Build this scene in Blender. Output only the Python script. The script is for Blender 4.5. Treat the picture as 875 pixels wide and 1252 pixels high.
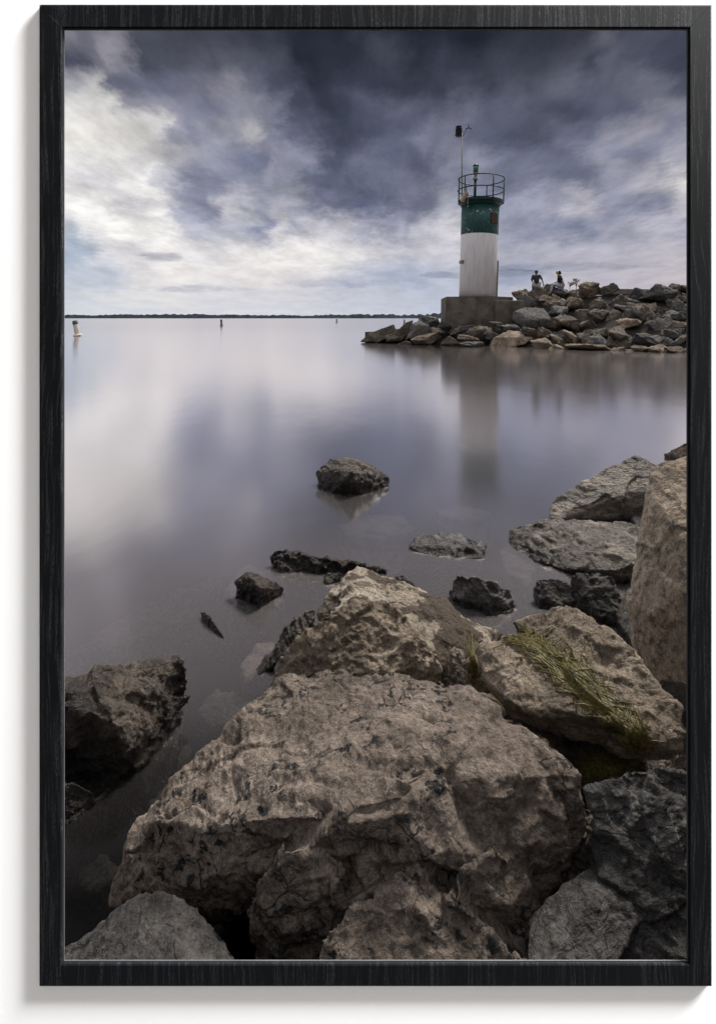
import bpy, bmesh, math, random
import numpy as np
from mathutils import Vector, Matrix
from mathutils.bvhtree import BVHTree
from mathutils.kdtree import KDTree

R = math.radians
scene = bpy.context.scene
for o in list(bpy.data.objects):
    bpy.data.objects.remove(o)
COL = scene.collection

# ------------------------------------------------------------------ camera
F = 640.0          # focal length in photo pixels
HZ = 388.0         # horizon line in photo pixels
CX = 437.5
H = 1.6            # eye height above the water
cam_d = bpy.data.cameras.new("camera")
cam = bpy.data.objects.new("camera", cam_d)
COL.objects.link(cam)
scene.camera = cam
cam.location = (0, 0, H)
cam.rotation_euler = (R(90), 0, 0)
cam_d.sensor_fit = 'VERTICAL'
cam_d.sensor_height = 36.0
cam_d.lens = 36.0 * F / 1252.0
cam_d.shift_y = -(626.0 - HZ) / 1252.0
cam_d.clip_start = 0.02
cam_d.clip_end = 20000

# ------------------------------------------------------------------ colour management
vs = scene.view_settings
vs.view_transform = 'Standard'
vs.look = 'None'
vs.gamma = 1.0
vs.exposure = 0.0
scene.cycles.max_bounces = 8
scene.cycles.transparent_max_bounces = 12
scene.cycles.use_denoising = True

# ------------------------------------------------------------------ node helper
class NT:
    def __init__(self, tree):
        self.t = tree
        self.n = tree.nodes
        self.l = tree.links

    def set(self, sock, v):
        if v is None:
            return
        if hasattr(v, 'node'):
            self.l.new(v, sock)
        else:
            if hasattr(sock.default_value, '__len__') and not hasattr(v, '__len__'):
                v = [v] * len(sock.default_value)
            if hasattr(v, '__len__') and len(v) == 3 and len(sock.default_value) == 4:
                v = (*v, 1)
            sock.default_value = v

    def math(self, op, a, b=None, c=None, clamp=False):
        n = self.n.new('ShaderNodeMath')
        n.operation = op
        n.use_clamp = clamp
        for i, v in enumerate((a, b, c)):
            self.set(n.inputs[i], v)
        return n.outputs[0]

    def vmath(self, op, a, b=None):
        n = self.n.new('ShaderNodeVectorMath')
        n.operation = op
        self.set(n.inputs[0], a)
        if b is not None:
            self.set(n.inputs[1], b)
        return n.outputs[0] if op not in ('LENGTH', 'DOT_PRODUCT') else n.outputs[1]

    def comb(self, x, y, z):
        n = self.n.new('ShaderNodeCombineXYZ')
        for i, v in enumerate((x, y, z)):
            self.set(n.inputs[i], v)
        return n.outputs[0]

    def sep(self, v):
        n = self.n.new('ShaderNodeSeparateXYZ')
        self.set(n.inputs[0], v)
        return n.outputs

    def noise(self, vec, scale, detail=4, rough=0.5, dist=0.0, lac=2.0, out=0):
        n = self.n.new('ShaderNodeTexNoise')
        self.set(n.inputs['Vector'], vec)
        n.inputs['Scale'].default_value = scale
        n.inputs['Detail'].default_value = detail
        n.inputs['Roughness'].default_value = rough
        n.inputs['Distortion'].default_value = dist
        n.inputs['Lacunarity'].default_value = lac
        return n.outputs[out]

    def voronoi(self, vec, scale, feature='F1', rand=1.0):
        n = self.n.new('ShaderNodeTexVoronoi')
        n.feature = feature
        self.set(n.inputs['Vector'], vec)
        n.inputs['Scale'].default_value = scale
        n.inputs['Randomness'].default_value = rand
        return n.outputs[0]

    def ramp(self, fac, stops, interp='LINEAR'):
        n = self.n.new('ShaderNodeValToRGB')
        cr = n.color_ramp
        cr.interpolation = interp
        while len(cr.elements) < len(stops):
            cr.elements.new(0.5)
        for e, (p, c) in zip(cr.elements, stops):
            e.position = p
            e.color = (c, c, c, 1) if not hasattr(c, '__len__') else (*c[:3], 1)
        self.set(n.inputs[0], fac)
        return n.outputs[0]

    def mix(self, f, a, b, mode='MIX'):
        n = self.n.new('ShaderNodeMix')
        n.data_type = 'RGBA'
        n.blend_type = mode
        n.clamp_factor = True
        self.set(n.inputs[0], f)
        self.set(n.inputs[6], a)
        self.set(n.inputs[7], b)
        return n.outputs[2]

    def maprange(self, v, a, b, c=0.0, d=1.0, smooth=False):
        n = self.n.new('ShaderNodeMapRange')
        n.interpolation_type = 'SMOOTHSTEP' if smooth else 'LINEAR'
        n.clamp = True
        self.set(n.inputs[0], v)
        for i, x in enumerate((a, b, c, d)):
            n.inputs[1 + i].default_value = x
        return n.outputs[0]

    def bump(self, h, strength, dist, normal=None):
        n = self.n.new('ShaderNodeBump')
        n.inputs['Strength'].default_value = strength
        n.inputs['Distance'].default_value = dist
        self.set(n.inputs['Height'], h)
        if normal is not None:
            self.set(n.inputs['Normal'], normal)
        return n.outputs[0]


def srgb(r, g, b):
    def f(c):
        c /= 255.0
        return c / 12.92 if c <= 0.04045 else ((c + 0.055) / 1.055) ** 2.4
    return (f(r), f(g), f(b))

# ------------------------------------------------------------------ world: overcast evening sky
SUN_AZ, SUN_EL = R(38), R(54)      # ahead and to the left, behind the cloud
world = bpy.data.worlds.new("World")
scene.world = world
world.use_nodes = True
w = NT(world.node_tree)
w.n.clear()
SKY_ROWS = {
    35: [(80, 140, 138, 152), (105, 110, 112, 128), (140, 150, 146, 160), (170, 85, 88, 105), (260, 76, 78, 96), (330, 64, 70, 88), (380, 40, 46, 64), (440, 44, 51, 69), (500, 37, 43, 61), (580, 38, 44, 62), (650, 60, 66, 84), (700, 72, 76, 94), (730, 108, 109, 126), (760, 78, 82, 102), (840, 72, 79, 100)],
    70: [(80, 88, 92, 115), (110, 128, 126, 145), (127, 165, 160, 175), (145, 140, 139, 155), (170, 80, 85, 105), (260, 96, 98, 118), (330, 82, 87, 108), (370, 42, 50, 70), (420, 50, 58, 78), (468, 72, 77, 97), (510, 44, 51, 69), (560, 60, 66, 86), (640, 72, 78, 98), (700, 86, 89, 109), (730, 70, 76, 97), (752, 96, 98, 119), (800, 74, 80, 102), (840, 65, 72, 95)],
    100: [(80, 185, 185, 195), (100, 215, 213, 215), (122, 112, 117, 142), (200, 106, 110, 136), (255, 122, 123, 146), (280, 150, 148, 165), (305, 110, 113, 138), (325, 84, 91, 116), (380, 55, 63, 84), (440, 58, 66, 88), (530, 60, 68, 90), (570, 78, 85, 108), (605, 66, 73, 93), (640, 86, 90, 111), (710, 106, 109, 131), (740, 90, 95, 117), (795, 116, 118, 140), (840, 84, 91, 117)],
    130: [(80, 240, 238, 236), (125, 238, 235, 232), (150, 160, 159, 176), (200, 150, 150, 170), (260, 125, 128, 155), (300, 152, 153, 173), (330, 130, 132, 156), (360, 75, 82, 108), (400, 62, 70, 95), (450, 86, 93, 119), (490, 102, 105, 130), (520, 80, 86, 110), (560, 116, 119, 143), (600, 92, 98, 124), (640, 100, 103, 128), (700, 76, 84, 109), (760, 96, 101, 129), (812, 152, 152, 172), (840, 120, 124, 150)],
    160: [(80, 242, 238, 233), (140, 244, 240, 235), (200, 228, 225, 224), (225, 165, 166, 186), (245, 140, 143, 168), (280, 165, 165, 182), (305, 192, 190, 197), (330, 135, 138, 163), (370, 95, 102, 130), (410, 75, 84, 110), (500, 85, 93, 122), (540, 122, 124, 150), (590, 95, 102, 130), (640, 85, 93, 120), (680, 110, 114, 140), (720, 100, 107, 135), (778, 160, 158, 175), (815, 130, 133, 160), (840, 152, 152, 174)],
    190: [(80, 236, 233, 231), (140, 238, 235, 232), (180, 215, 212, 216), (210, 188, 187, 198), (260, 162, 164, 184), (315, 115, 122, 155), (335, 150, 150, 175), (370, 146, 148, 173), (400, 85, 93, 122), (450, 110, 116, 145), (500, 90, 98, 130), (540, 140, 140, 165), (580, 146, 149, 173), (640, 110, 117, 145), (690, 105, 112, 142), (740, 152, 152, 174), (780, 125, 130, 158), (840, 168, 168, 187)],
    220: [(80, 234, 230, 230), (120, 212, 209, 215), (160, 242, 238, 236), (185, 251, 249, 245), (208, 205, 205, 216), (240, 140, 145, 172), (325, 136, 141, 166), (340, 150, 153, 175), (370, 105, 112, 140), (410, 85, 93, 120), (460, 108, 114, 141), (500, 113, 118, 144), (550, 128, 133, 159), (620, 110, 118, 148), (660, 125, 130, 158), (700, 110, 117, 145), (740, 155, 155, 178), (790, 178, 176, 190), (838, 228, 223, 224)],
    250: [(80, 236, 233, 233), (110, 249, 246, 243), (155, 218, 215, 221), (190, 232, 229, 231), (220, 160, 163, 188), (262, 135, 140, 170), (292, 200, 198, 208), (320, 160, 165, 186), (345, 178, 178, 194), (400, 118, 123, 154), (450, 85, 95, 128), (500, 118, 124, 154), (540, 172, 174, 191), (620, 150, 155, 180), (660, 160, 162, 185), (700, 192, 189, 202), (740, 150, 153, 178), (790, 135, 140, 168), (838, 202, 198, 208)],
    280: [(80, 190, 200, 215), (105, 240, 238, 237), (150, 251, 248, 244), (200, 248, 245, 242), (240, 192, 192, 209), (290, 185, 187, 205), (320, 142, 150, 179), (340, 205, 203, 211), (362, 172, 174, 193), (400, 205, 203, 213), (440, 165, 167, 190), (480, 150, 153, 178), (520, 192, 192, 206), (555, 214, 211, 217), (620, 150, 155, 180), (660, 140, 146, 175), (700, 120, 130, 162), (760, 160, 161, 183), (810, 187, 185, 202), (840, 170, 170, 190)],
    310: [(80, 160, 178, 202), (100, 172, 187, 207), (125, 222, 220, 224), (170, 215, 211, 217), (205, 238, 233, 232), (260, 226, 223, 227), (320, 240, 235, 232), (380, 238, 234, 232), (440, 228, 224, 226), (470, 200, 198, 208), (550, 206, 204, 215), (620, 172, 172, 191), (720, 182, 180, 196), (840, 192, 186, 196)],
    340: [(80, 190, 200, 215), (130, 186, 196, 213), (165, 226, 223, 225), (220, 235, 230, 228), (330, 228, 222, 222), (380, 222, 217, 220), (430, 185, 192, 210), (490, 164, 176, 201), (550, 185, 191, 209), (640, 150, 160, 188), (680, 190, 187, 200), (740, 186, 181, 195), (840, 197, 188, 196)],
    365: [(80, 200, 208, 218), (140, 220, 220, 224), (200, 226, 224, 226), (260, 215, 215, 222), (330, 214, 214, 221), (430, 196, 199, 213), (540, 184, 192, 212), (620, 188, 190, 206), (840, 192, 188, 200)],
    386: [(80, 208, 214, 224), (300, 216, 218, 226), (540, 186, 196, 216), (840, 190, 190, 204)],
}
geo = w.n.new('ShaderNodeTexCoord')
dx, dy, dz = w.sep(geo.outputs['Generated'])
hyp = w.math('SQRT', w.math('ADD', w.math('MULTIPLY', dx, dx), w.math('MULTIPLY', dy, dy)))
az = w.math('ARCTAN2', dx, dy)
cosaz = w.math('COSINE', w.math('MINIMUM', w.math('ABSOLUTE', az), 0.6))
slope = w.math('DIVIDE', dz, w.math('MAXIMUM', w.math('MULTIPLY', hyp, cosaz), 0.02))
# cloud-layer coordinates: direction projected on a flat cloud deck
inv = w.math('DIVIDE', 1.0, w.math('ADD', w.math('MAXIMUM', dz, 0.0), 0.15))
px_ = w.math('MULTIPLY', dx, inv)
py_ = w.math('MULTIPLY', dy, inv)
deck = w.comb(w.math('MULTIPLY', px_, 1.0), w.math('MULTIPLY', py_, 0.62), 0.0)
deck_s = w.comb(w.math('ADD', px_, w.math('MULTIPLY', py_, -0.12)), w.math('MULTIPLY', py_, 0.20), 3.7)
wn = w.noise(deck, 2.2, 6, 0.52, out=1)
wx, wy, wz = w.sep(wn)
wf = w.noise(deck, 4.5, 11, 0.68, out=1)
fx, fy, fz = w.sep(wf)
lowfade = w.maprange(slope, 0.0, 0.22, 0.45, 1.0)
def warp(base, a, b, amp1, amp2):
    d = w.math('ADD', w.math('MULTIPLY', w.math('SUBTRACT', a, 0.5), amp1),
               w.math('MULTIPLY', w.math('SUBTRACT', b, 0.5), amp2))
    return w.math('ADD', base, w.math('MULTIPLY', d, lowfade))
azw = warp(az, wx, fx, 0.09, 0.16)
slw = warp(slope, wy, fy, 0.045, 0.115)
AZM = 0.62
tcol = w.maprange(azw, -AZM, AZM, 0.0, 1.0)
rows = sorted(SKY_ROWS.items(), reverse=True)
cur = None
prev_s = None
for py, stops in rows:
    st = []
    for s in stops:
        a = math.atan((s[0] - CX) / F)
        st.append((a / (2 * AZM) + 0.5, srgb(*s[1:])))
    c = w.ramp(tcol, st, 'EASE' if len(st) > 6 else 'LINEAR')
    s_here = (HZ - py) / F
    if cur is None:
        cur = c
    else:
        cur = w.mix(w.maprange(slw, prev_s, s_here, smooth=True), cur, c)
    prev_s = s_here
# unseen sky overhead and behind: low rear dimmed, upper rear brightened for fill
over_lo = w.ramp(w.noise(deck, 1.3, 5, 0.55), [(0.3, srgb(205, 207, 214)), (0.7, srgb(252, 250, 250))])
over = w.mix(1.0, over_lo, (0.72, 0.72, 0.73), 'MULTIPLY')
cur = w.mix(w.maprange(slw, 0.60, 1.25, smooth=True), cur, over)
back = w.maprange(w.math('ABSOLUTE', az), 0.75, 1.4, smooth=True)
rear_low = w.mix(1.0, over_lo, (0.34, 0.34, 0.35), 'MULTIPLY')
rear = w.mix(w.maprange(dz, 0.45, 0.75, smooth=True), rear_low, w.mix(1.0, over_lo, (1.5, 1.5, 1.5), 'MULTIPLY'))
cur = w.mix(back, cur, rear)
# fine cloud structure, streaked along the wind
d1 = w.noise(deck_s, 5.0, 6, 0.55, dist=0.1)
d2 = w.noise(deck, 4.6, 11, 0.66, dist=0.1)
d2 = w.maprange(d2, 0.32, 0.68, 0.0, 1.0, smooth=True)
hi = w.maprange(slope, 0.20, 0.50, 0.0, 1.0)
k1 = w.math('MULTIPLY', w.math('SUBTRACT', d1, 0.5), w.math('ADD', 0.22, w.math('MULTIPLY', hi, 0.95)))
k2 = w.math('MULTIPLY', w.math('SUBTRACT', d2, 0.55), w.math('SUBTRACT', 0.36, w.math('MULTIPLY', hi, 0.08)))
det = w.math('ADD', k1, k2)
det = w.math('ADD', 1.0, w.math('MULTIPLY', det, w.maprange(slope, 0.02, 0.20, 0.22, 1.0)))
cloud = w.mix(1.0, cur, w.comb(det, det, det), 'MULTIPLY')
sky = w.n.new('ShaderNodeTexSky')
sky.sky_type = 'NISHITA'
sky.sun_disc = False
sky.sun_elevation = SUN_EL
sky.sun_rotation = SUN_AZ
sky.air_density = 1.0
STR = 0.1
# small lens-shaped clouds low over the lake
lens_n = w.noise(w.comb(w.math('MULTIPLY', az, 14.0), w.math('MULTIPLY', slope, 60.0), 1.7), 1.6, 5, 0.6)
for (lx_, ly_, lw_, lh_, la_) in ((196, 314, 22, 5.5, 0.70), (236, 353, 52, 4.5, 0.80), (545, 336, 24, 4.5, 0.72), (690, 326, 90, 5.0, 0.78), (630, 334, 26, 5.0, 0.72), (410, 347, 60, 5.0, 0.82)):
    a0_ = math.atan((lx_ - CX) / F); s0_ = (HZ - ly_) / F
    ea = w.math('MULTIPLY', w.math('SUBTRACT', az, a0_), F / lw_)
    es = w.math('MULTIPLY', w.math('SUBTRACT', slope, s0_), F / lh_)
    rr_ = w.math('ADD', w.math('MULTIPLY', ea, ea), w.math('MULTIPLY', es, es))
    lm = w.maprange(w.math('ADD', rr_, w.math('MULTIPLY', w.math('SUBTRACT', lens_n, 0.5), 5.0)), 0.0, 1.7, 1.0, 0.0, smooth=True)
    cloud = w.mix(lm, cloud, w.mix(1.0, cloud, (la_ * .94, la_ * .98, la_ * 1.08), 'MULTIPLY'))
dk = w.maprange(slope, 0.10, 0.40, 1.04, 0.84)
dk = w.math('MAXIMUM', dk, w.maprange(slope, 0.6, 1.2, 0.84, 1.0))
gm = w.n.new('ShaderNodeGamma')
gm.inputs['Gamma'].default_value = 1.10
w.set(gm.inputs['Color'], w.mix(1.0, cloud, w.comb(dk, dk, dk), 'MULTIPLY'))
cloud = gm.outputs[0]
hsv = w.n.new('ShaderNodeHueSaturation')
hsv.inputs['Saturation'].default_value = 0.74
hsv.inputs['Value'].default_value = 0.98
w.set(hsv.inputs['Color'], cloud)
cl10 = w.mix(1.0, hsv.outputs[0], (1 / STR, 1 / STR, 1 / STR), 'MULTIPLY')
final = w.mix(0.992, sky.outputs[0], cl10)
bg = w.n.new('ShaderNodeBackground')
w.set(bg.inputs['Color'], final)
bg.inputs['Strength'].default_value = STR
wo = w.n.new('ShaderNodeOutputWorld')
w.l.new(bg.outputs[0], wo.inputs[0])
world.cycles.sampling_method = 'MANUAL'
world.cycles.sample_map_resolution = 512

# ------------------------------------------------------------------ sun behind the overcast
sun_d = bpy.data.lights.new("sun", 'SUN')
sun = bpy.data.objects.new("sun", sun_d)
COL.objects.link(sun)
sun_d.energy = 3.7
sun_d.angle = R(14)
sun_d.color = (1.0, 0.93, 0.84)
sdir = Vector((math.sin(SUN_AZ) * math.cos(SUN_EL), math.cos(SUN_AZ) * math.cos(SUN_EL), math.sin(SUN_EL)))
sun.rotation_euler = sdir.to_track_quat('Z', 'Y').to_euler()
sun.location = (-20, 40, 30)

# ------------------------------------------------------------------ added unseen area light for the white wall and the frame's drop shadow
lamp_d = bpy.data.lights.new("added_wall_light", 'AREA')
lamp = bpy.data.objects.new("added_wall_light", lamp_d)
COL.objects.link(lamp)
lamp_d.shape = 'RECTANGLE'
lamp_d.size = 4.5
lamp_d.size_y = 1.3
lamp_d.energy = 14500
lamp.location = (7.6, -0.18, 10.2)
aim = (Vector((-0.1, 0.84, 1.1)) - lamp.location).normalized()
zax = -aim
yax = (Vector((0, 1, 0)) - zax * zax.y).normalized()
xax = yax.cross(zax)
lamp.rotation_euler = Matrix((xax, yax, zax)).transposed().to_euler()

# ------------------------------------------------------------------ object helpers
def tag(o, label=None, cat=None, group=None, kind=None):
    if label: o['label'] = label
    if cat: o['category'] = cat
    if group: o['group'] = group
    if kind: o['kind'] = kind
    return o

def link(name, me, mat=None, parent=None, loc=None):
    o = bpy.data.objects.new(name, me)
    COL.objects.link(o)
    if mat is not None and me is not None:
        me.materials.clear()
        me.materials.append(mat)
    if parent is not None:
        o.parent = parent
    if loc is not None:
        o.location = loc
    return o

def empty(name, loc):
    o = bpy.data.objects.new(name, None)
    COL.objects.link(o)
    o.location = loc
    o.empty_display_size = 0.1
    return o

def bm_mesh(name, bm, smooth=False):
    me = bpy.data.meshes.new(name)
    bmesh.ops.recalc_face_normals(bm, faces=bm.faces)
    bm.to_mesh(me)
    bm.free()
    if smooth:
        me.shade_smooth()
    return me

def at(px, py, Y):
    return Vector(((px - CX) / F * Y, Y, H - (py - HZ) / F * Y))

def atz(px, py, z):
    return at(px, py, (H - z) * F / (py - HZ))

def add_box(bm, lo, hi, rz=0.0, bevel=0.0):
    cx = [(a + b) / 2 for a, b in zip(lo, hi)]
    sz = [b - a for a, b in zip(lo, hi)]
    M = Matrix.Translation(cx) @ Matrix.Rotation(rz, 4, 'Z') @ Matrix.Diagonal((*sz, 1))
    r = bmesh.ops.create_cube(bm, size=1.0, matrix=M)
    if bevel:
        es = list({e for v in r['verts'] for e in v.link_edges})
        bmesh.ops.bevel(bm, geom=es, offset=bevel, segments=2, affect='EDGES', profile=0.5)

def add_lathe(bm, prof, seg=32, M=Matrix()):
    rings = []
    for r, z in prof:
        if r < 1e-6:
            rings.append([bm.verts.new(M @ Vector((0, 0, z)))])
        else:
            rings.append([bm.verts.new(M @ Vector((r * math.cos(2 * math.pi * k / seg), r * math.sin(2 * math.pi * k / seg), z))) for k in range(seg)])
    for a, b in zip(rings, rings[1:]):
        for k in range(seg):
            k2 = (k + 1) % seg
            if len(a) == 1 and len(b) == 1: continue
            if len(a) == 1: bm.faces.new((a[0], b[k], b[k2]))
            elif len(b) == 1: bm.faces.new((a[k], a[k2], b[0]))
            else: bm.faces.new((a[k], a[k2], b[k2], b[k]))

def add_tube(bm, pts, rad, seg=8, closed=False):
    pts = [Vector(p) for p in pts]
    n = len(pts)
    rads = rad if hasattr(rad, '__len__') else [rad] * n
    rings = []
    up = None
    for i, p in enumerate(pts):
        if closed:
            t = (pts[(i + 1) % n] - pts[i - 1]).normalized()
        else:
            t = (pts[min(i + 1, n - 1)] - pts[max(i - 1, 0)]).normalized()
        ref = Vector((0, 0, 1)) if abs(t.z) < 0.9 else Vector((0, 1, 0))
        a = t.cross(ref).normalized()
        b = t.cross(a).normalized()
        rings.append([bm.verts.new(p + (a * math.cos(2 * math.pi * k / seg) + b * math.sin(2 * math.pi * k / seg)) * rads[i]) for k in range(seg)])
    m = n if closed else n - 1
    for i in range(m):
        a, b = rings[i], rings[(i + 1) % n]
        for k in range(seg):
            bm.faces.new((a[k], a[(k + 1) % seg], b[(k + 1) % seg], b[k]))
    if not closed:
        bm.faces.new(rings[0]); bm.faces.new(rings[-1][::-1])

# ------------------------------------------------------------------ numpy noise
_rs = np.random.RandomState(7)
_PERM = np.concatenate([_rs.permutation(256)] * 3)
_G = _rs.normal(size=(256, 3)); _G /= np.linalg.norm(_G, axis=1)[:, None]

def perlin(p):
    i = np.floor(p).astype(np.int64)
    f = p - i
    u = f * f * f * (f * (f * 6 - 15) + 10)
    i &= 255
    out = 0
    for dx_ in (0, 1):
        wx_ = u[:, 0] if dx_ else 1 - u[:, 0]
        for dy_ in (0, 1):
            wy_ = u[:, 1] if dy_ else 1 - u[:, 1]
            for dz_ in (0, 1):
                wz_ = u[:, 2] if dz_ else 1 - u[:, 2]
                h = _PERM[_PERM[_PERM[i[:, 0] + dx_] + i[:, 1] + dy_] + i[:, 2] + dz_]
                g = _G[h]
                d = (f[:, 0] - dx_) * g[:, 0] + (f[:, 1] - dy_) * g[:, 1] + (f[:, 2] - dz_) * g[:, 2]
                out = out + wx_ * wy_ * wz_ * d
    return out * 1.5

def fbm(p, octv=5, gain=0.5):
    a, s = 1.0, 0
    q = p.copy()
    for _ in range(octv):
        s = s + a * perlin(q)
        q = q * 2.03 + 11.3
        a *= gain
    return s

def ridged(p, octv=4, gain=0.5):
    a, s = 1.0, 0
    q = p.copy()
    for _ in range(octv):
        s = s + a * (1 - 2 * np.abs(perlin(q)))
        q = q * 2.07 + 5.7
        a *= gain
    return s - 1.0

# ------------------------------------------------------------------ rocks
def hull_into(bm, pts):
    t = bmesh.new()
    for p in pts:
        t.verts.new(p)
    bmesh.ops.convex_hull(t, input=t.verts)
    loose = [v for v in t.verts if not v.link_faces]
    bmesh.ops.delete(t, geom=loose, context='VERTS')
    m = {}
    for v in t.verts:
        m[v] = bm.verts.new(v.co)
    for f in t.faces:
        bm.faces.new([m[v] for v in f.verts])
    t.free()

def rough_rock(hulls, voxel, seed, size, lump=0.035, chip=0.02, ledge=0.012, ledge_k=9.0, crack=0.006, fine=0.006,
               strata=(0.25, 0.2, 1.0), smooth=2, facet=0.030, origin=None, carves=()):
    """Solid rock from overlapping convex blocks, welded, weathered and chipped."""
    bm = bmesh.new()
    for h in hulls:
        hull_into(bm, h)
    bmesh.ops.recalc_face_normals(bm, faces=bm.faces)
    me = bpy.data.meshes.new('rock_tmp')
    bm.to_mesh(me); bm.free()
    o = bpy.data.objects.new('rock_tmp', me)
    COL.objects.link(o)
    m = o.modifiers.new('r', 'REMESH'); m.mode = 'VOXEL'; m.voxel_size = voxel; m.adaptivity = 0
    s = o.modifiers.new('s', 'SMOOTH'); s.factor = 0.5; s.iterations = smooth
    dg = bpy.context.evaluated_depsgraph_get()
    out = bpy.data.meshes.new_from_object(o.evaluated_get(dg))
    bpy.data.objects.remove(o); bpy.data.meshes.remove(me)
    n = len(out.vertices)
    co = np.empty(n * 3, np.float32); out.vertices.foreach_get('co', co); co = co.reshape(-1, 3).astype(np.float64)
    no = np.empty(n * 3, np.float32); out.vertices.foreach_get('normal', no); no = no.reshape(-1, 3).astype(np.float64)
    off = np.array([seed * 3.17 % 91, seed * 7.31 % 83, seed * 1.73 % 71])
    q = co / size
    sd = np.array(strata, float); sd /= np.linalg.norm(sd)
    d = 0.65 * lump * size * fbm(q * 1.9 + off, 3)
    d += chip * size * ridged(q * 3.6 + off + 9, 4, 0.55)
    # broken planar facets at two sizes
    rs = np.random.RandomState(seed * 13 + 5)
    qw = q + 0.07 * np.stack([perlin(q * 4 + off + 40), perlin(q * 4 + off + 50), perlin(q * 4 + off + 60)], 1)
    lo_, hi_ = q.min(0) - .05, q.max(0) + .05
    for cells, amp, slp in ((26, 1.0, 3.2), (150, 0.5, 6.0), (900, 0.22, 11.0)):
        sp_ = rs.uniform(lo_, hi_, (cells, 3))
        dr_ = rs.normal(size=(cells, 3)); dr_ /= np.linalg.norm(dr_, axis=1)[:, None]
        kd = KDTree(cells)
        for c_ in range(cells):
            kd.insert(sp_[c_], c_)
        kd.balance()
        bk = np.fromiter((kd.find(p_)[1] for p_ in qw), int, n)
        pl_ = ((q - sp_[bk]) * dr_[bk]).sum(1)
        d += size * facet * amp * np.clip(pl_ * slp, -1, 1)
    # bedding ledges: stepped along the bedding direction
    hgt = q @ sd * ledge_k + 0.9 * fbm(q * 1.7 + off + 31, 3)
    fr = hgt - np.floor(hgt)
    sst = np.clip((fr - 0.78) / 0.22, 0, 1); sst = sst * sst * (3 - 2 * sst)
    msk = np.clip(0.45 + 1.2 * perlin(q * 2.3 + off + 3), 0, 1)
    d += ledge * size * (sst - fr) * msk
    # cracks
    cr = np.abs(perlin(q * 3.1 * np.array([1, 1, 1.6]) + off + 57) + 0.35 * perlin(q * 9 + off))
    d -= crack * size * np.clip(1 - cr / 0.05, 0, 1) * np.clip(perlin(q * 1.5 + off + 77) * 3 + 0.3, 0, 1)
    d += fine * size * fbm(q * 13 + off + 5, 4, 0.6)
    pit = perlin(q * 22 + off + 19)
    d -= fine * 0.9 * size * np.clip(pit - 0.25, 0, 1) * 2
    # ledges and clefts of this particular stone, traced as lines across its face
    if carves:
        wco = co + np.array(origin)
        U = CX + F * wco[:, 0] / wco[:, 1]
        V_ = HZ + F * (H - wco[:, 2]) / wco[:, 1]
        U = U + 5 * perlin(q * 11 + off); V_ = V_ + 5 * perlin(q * 11 + off + 21)
        for kind, pts_, wdt, dep in carves:
            bd = np.full(n, 1e9); sg = np.zeros(n); tt = np.zeros(n)
            ns = len(pts_) - 1
            for si, ((x0_, y0_), (x1_, y1_)) in enumerate(zip(pts_, pts_[1:])):
                ex, ey = x1_ - x0_, y1_ - y0_
                f_ = np.clip(((U - x0_) * ex + (V_ - y0_) * ey) / (ex * ex + ey * ey), 0, 1)
                rx, ry = U - (x0_ + ex * f_), V_ - (y0_ + ey * f_)
                dd = np.hypot(rx, ry)
                mk = dd < bd
                bd[mk] = dd[mk]; sg[mk] = np.sign(ex * ry - ey * rx)[mk]; tt[mk] = (si + f_[mk]) / ns
            env = np.clip(np.minimum(tt, 1 - tt) * 6, 0, 1) if kind != 'step' else np.clip(np.minimum(tt, 1 - tt) * 8 + 0.1, 0, 1)
            if kind == 'cleft':
                d -= dep * env * np.exp(-(bd / wdt) ** 2)
            else:        # step: ground to the right of the line drops, then recovers over `wdt` pixels
                low = (sg > 0)
                d -= dep * env * np.where(low, np.clip(bd / 4, 0, 1) * np.exp(-(bd / wdt) ** 2), 0)
                d += dep * 0.5 * env * np.where(~low, np.exp(-(bd / (wdt * .5)) ** 2), 0)
    co = co + no * d[:, None]
    out.vertices.foreach_set('co', co.astype(np.float32).ravel())
    out.update()
    out.shade_smooth()
    return out

def block(pts, zb=-0.3, shrink=0.86, push=(0, 0, 0)):
    """3-D block from outline points (photo position + height above water), closed under itself."""
    top = [atz(*p) for p in pts]
    c = sum(top, Vector()) / len(top)
    low = []
    for p in top:
        q = c + (p - c) * shrink
        low.append(Vector((q.x + push[0], q.y + push[1], min(zb, p.z - 0.03) + push[2])))
    return top + low

def place_rock(name, blocks, mat, label, voxel, seed, cat='rock', group=None, size=None, **kw):
    allp = [p for b in blocks for p in b]
    lo = Vector([min(p[i] for p in allp) for i in range(3)])
    hi = Vector([max(p[i] for p in allp) for i in range(3)])
    o0 = Vector(((lo.x + hi.x) / 2, (lo.y + hi.y) / 2, lo.z))
    bl = [[p - o0 for p in b] for b in blocks]
    if size is None:
        size = ((hi - lo).x * (hi - lo).y) ** 0.5
    me = rough_rock(bl, voxel, seed, size, origin=o0, **kw)
    me.name = name
    ob = link(name, me, mat, loc=o0)
    tag(ob, label, cat, group)
    return ob

# ------------------------------------------------------------------ materials
def new_mat(name):
    m = bpy.data.materials.new(name)
    m.use_nodes = True
    t = NT(m.node_tree)
    b = m.node_tree.nodes['Principled BSDF']
    return m, t, b

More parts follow.
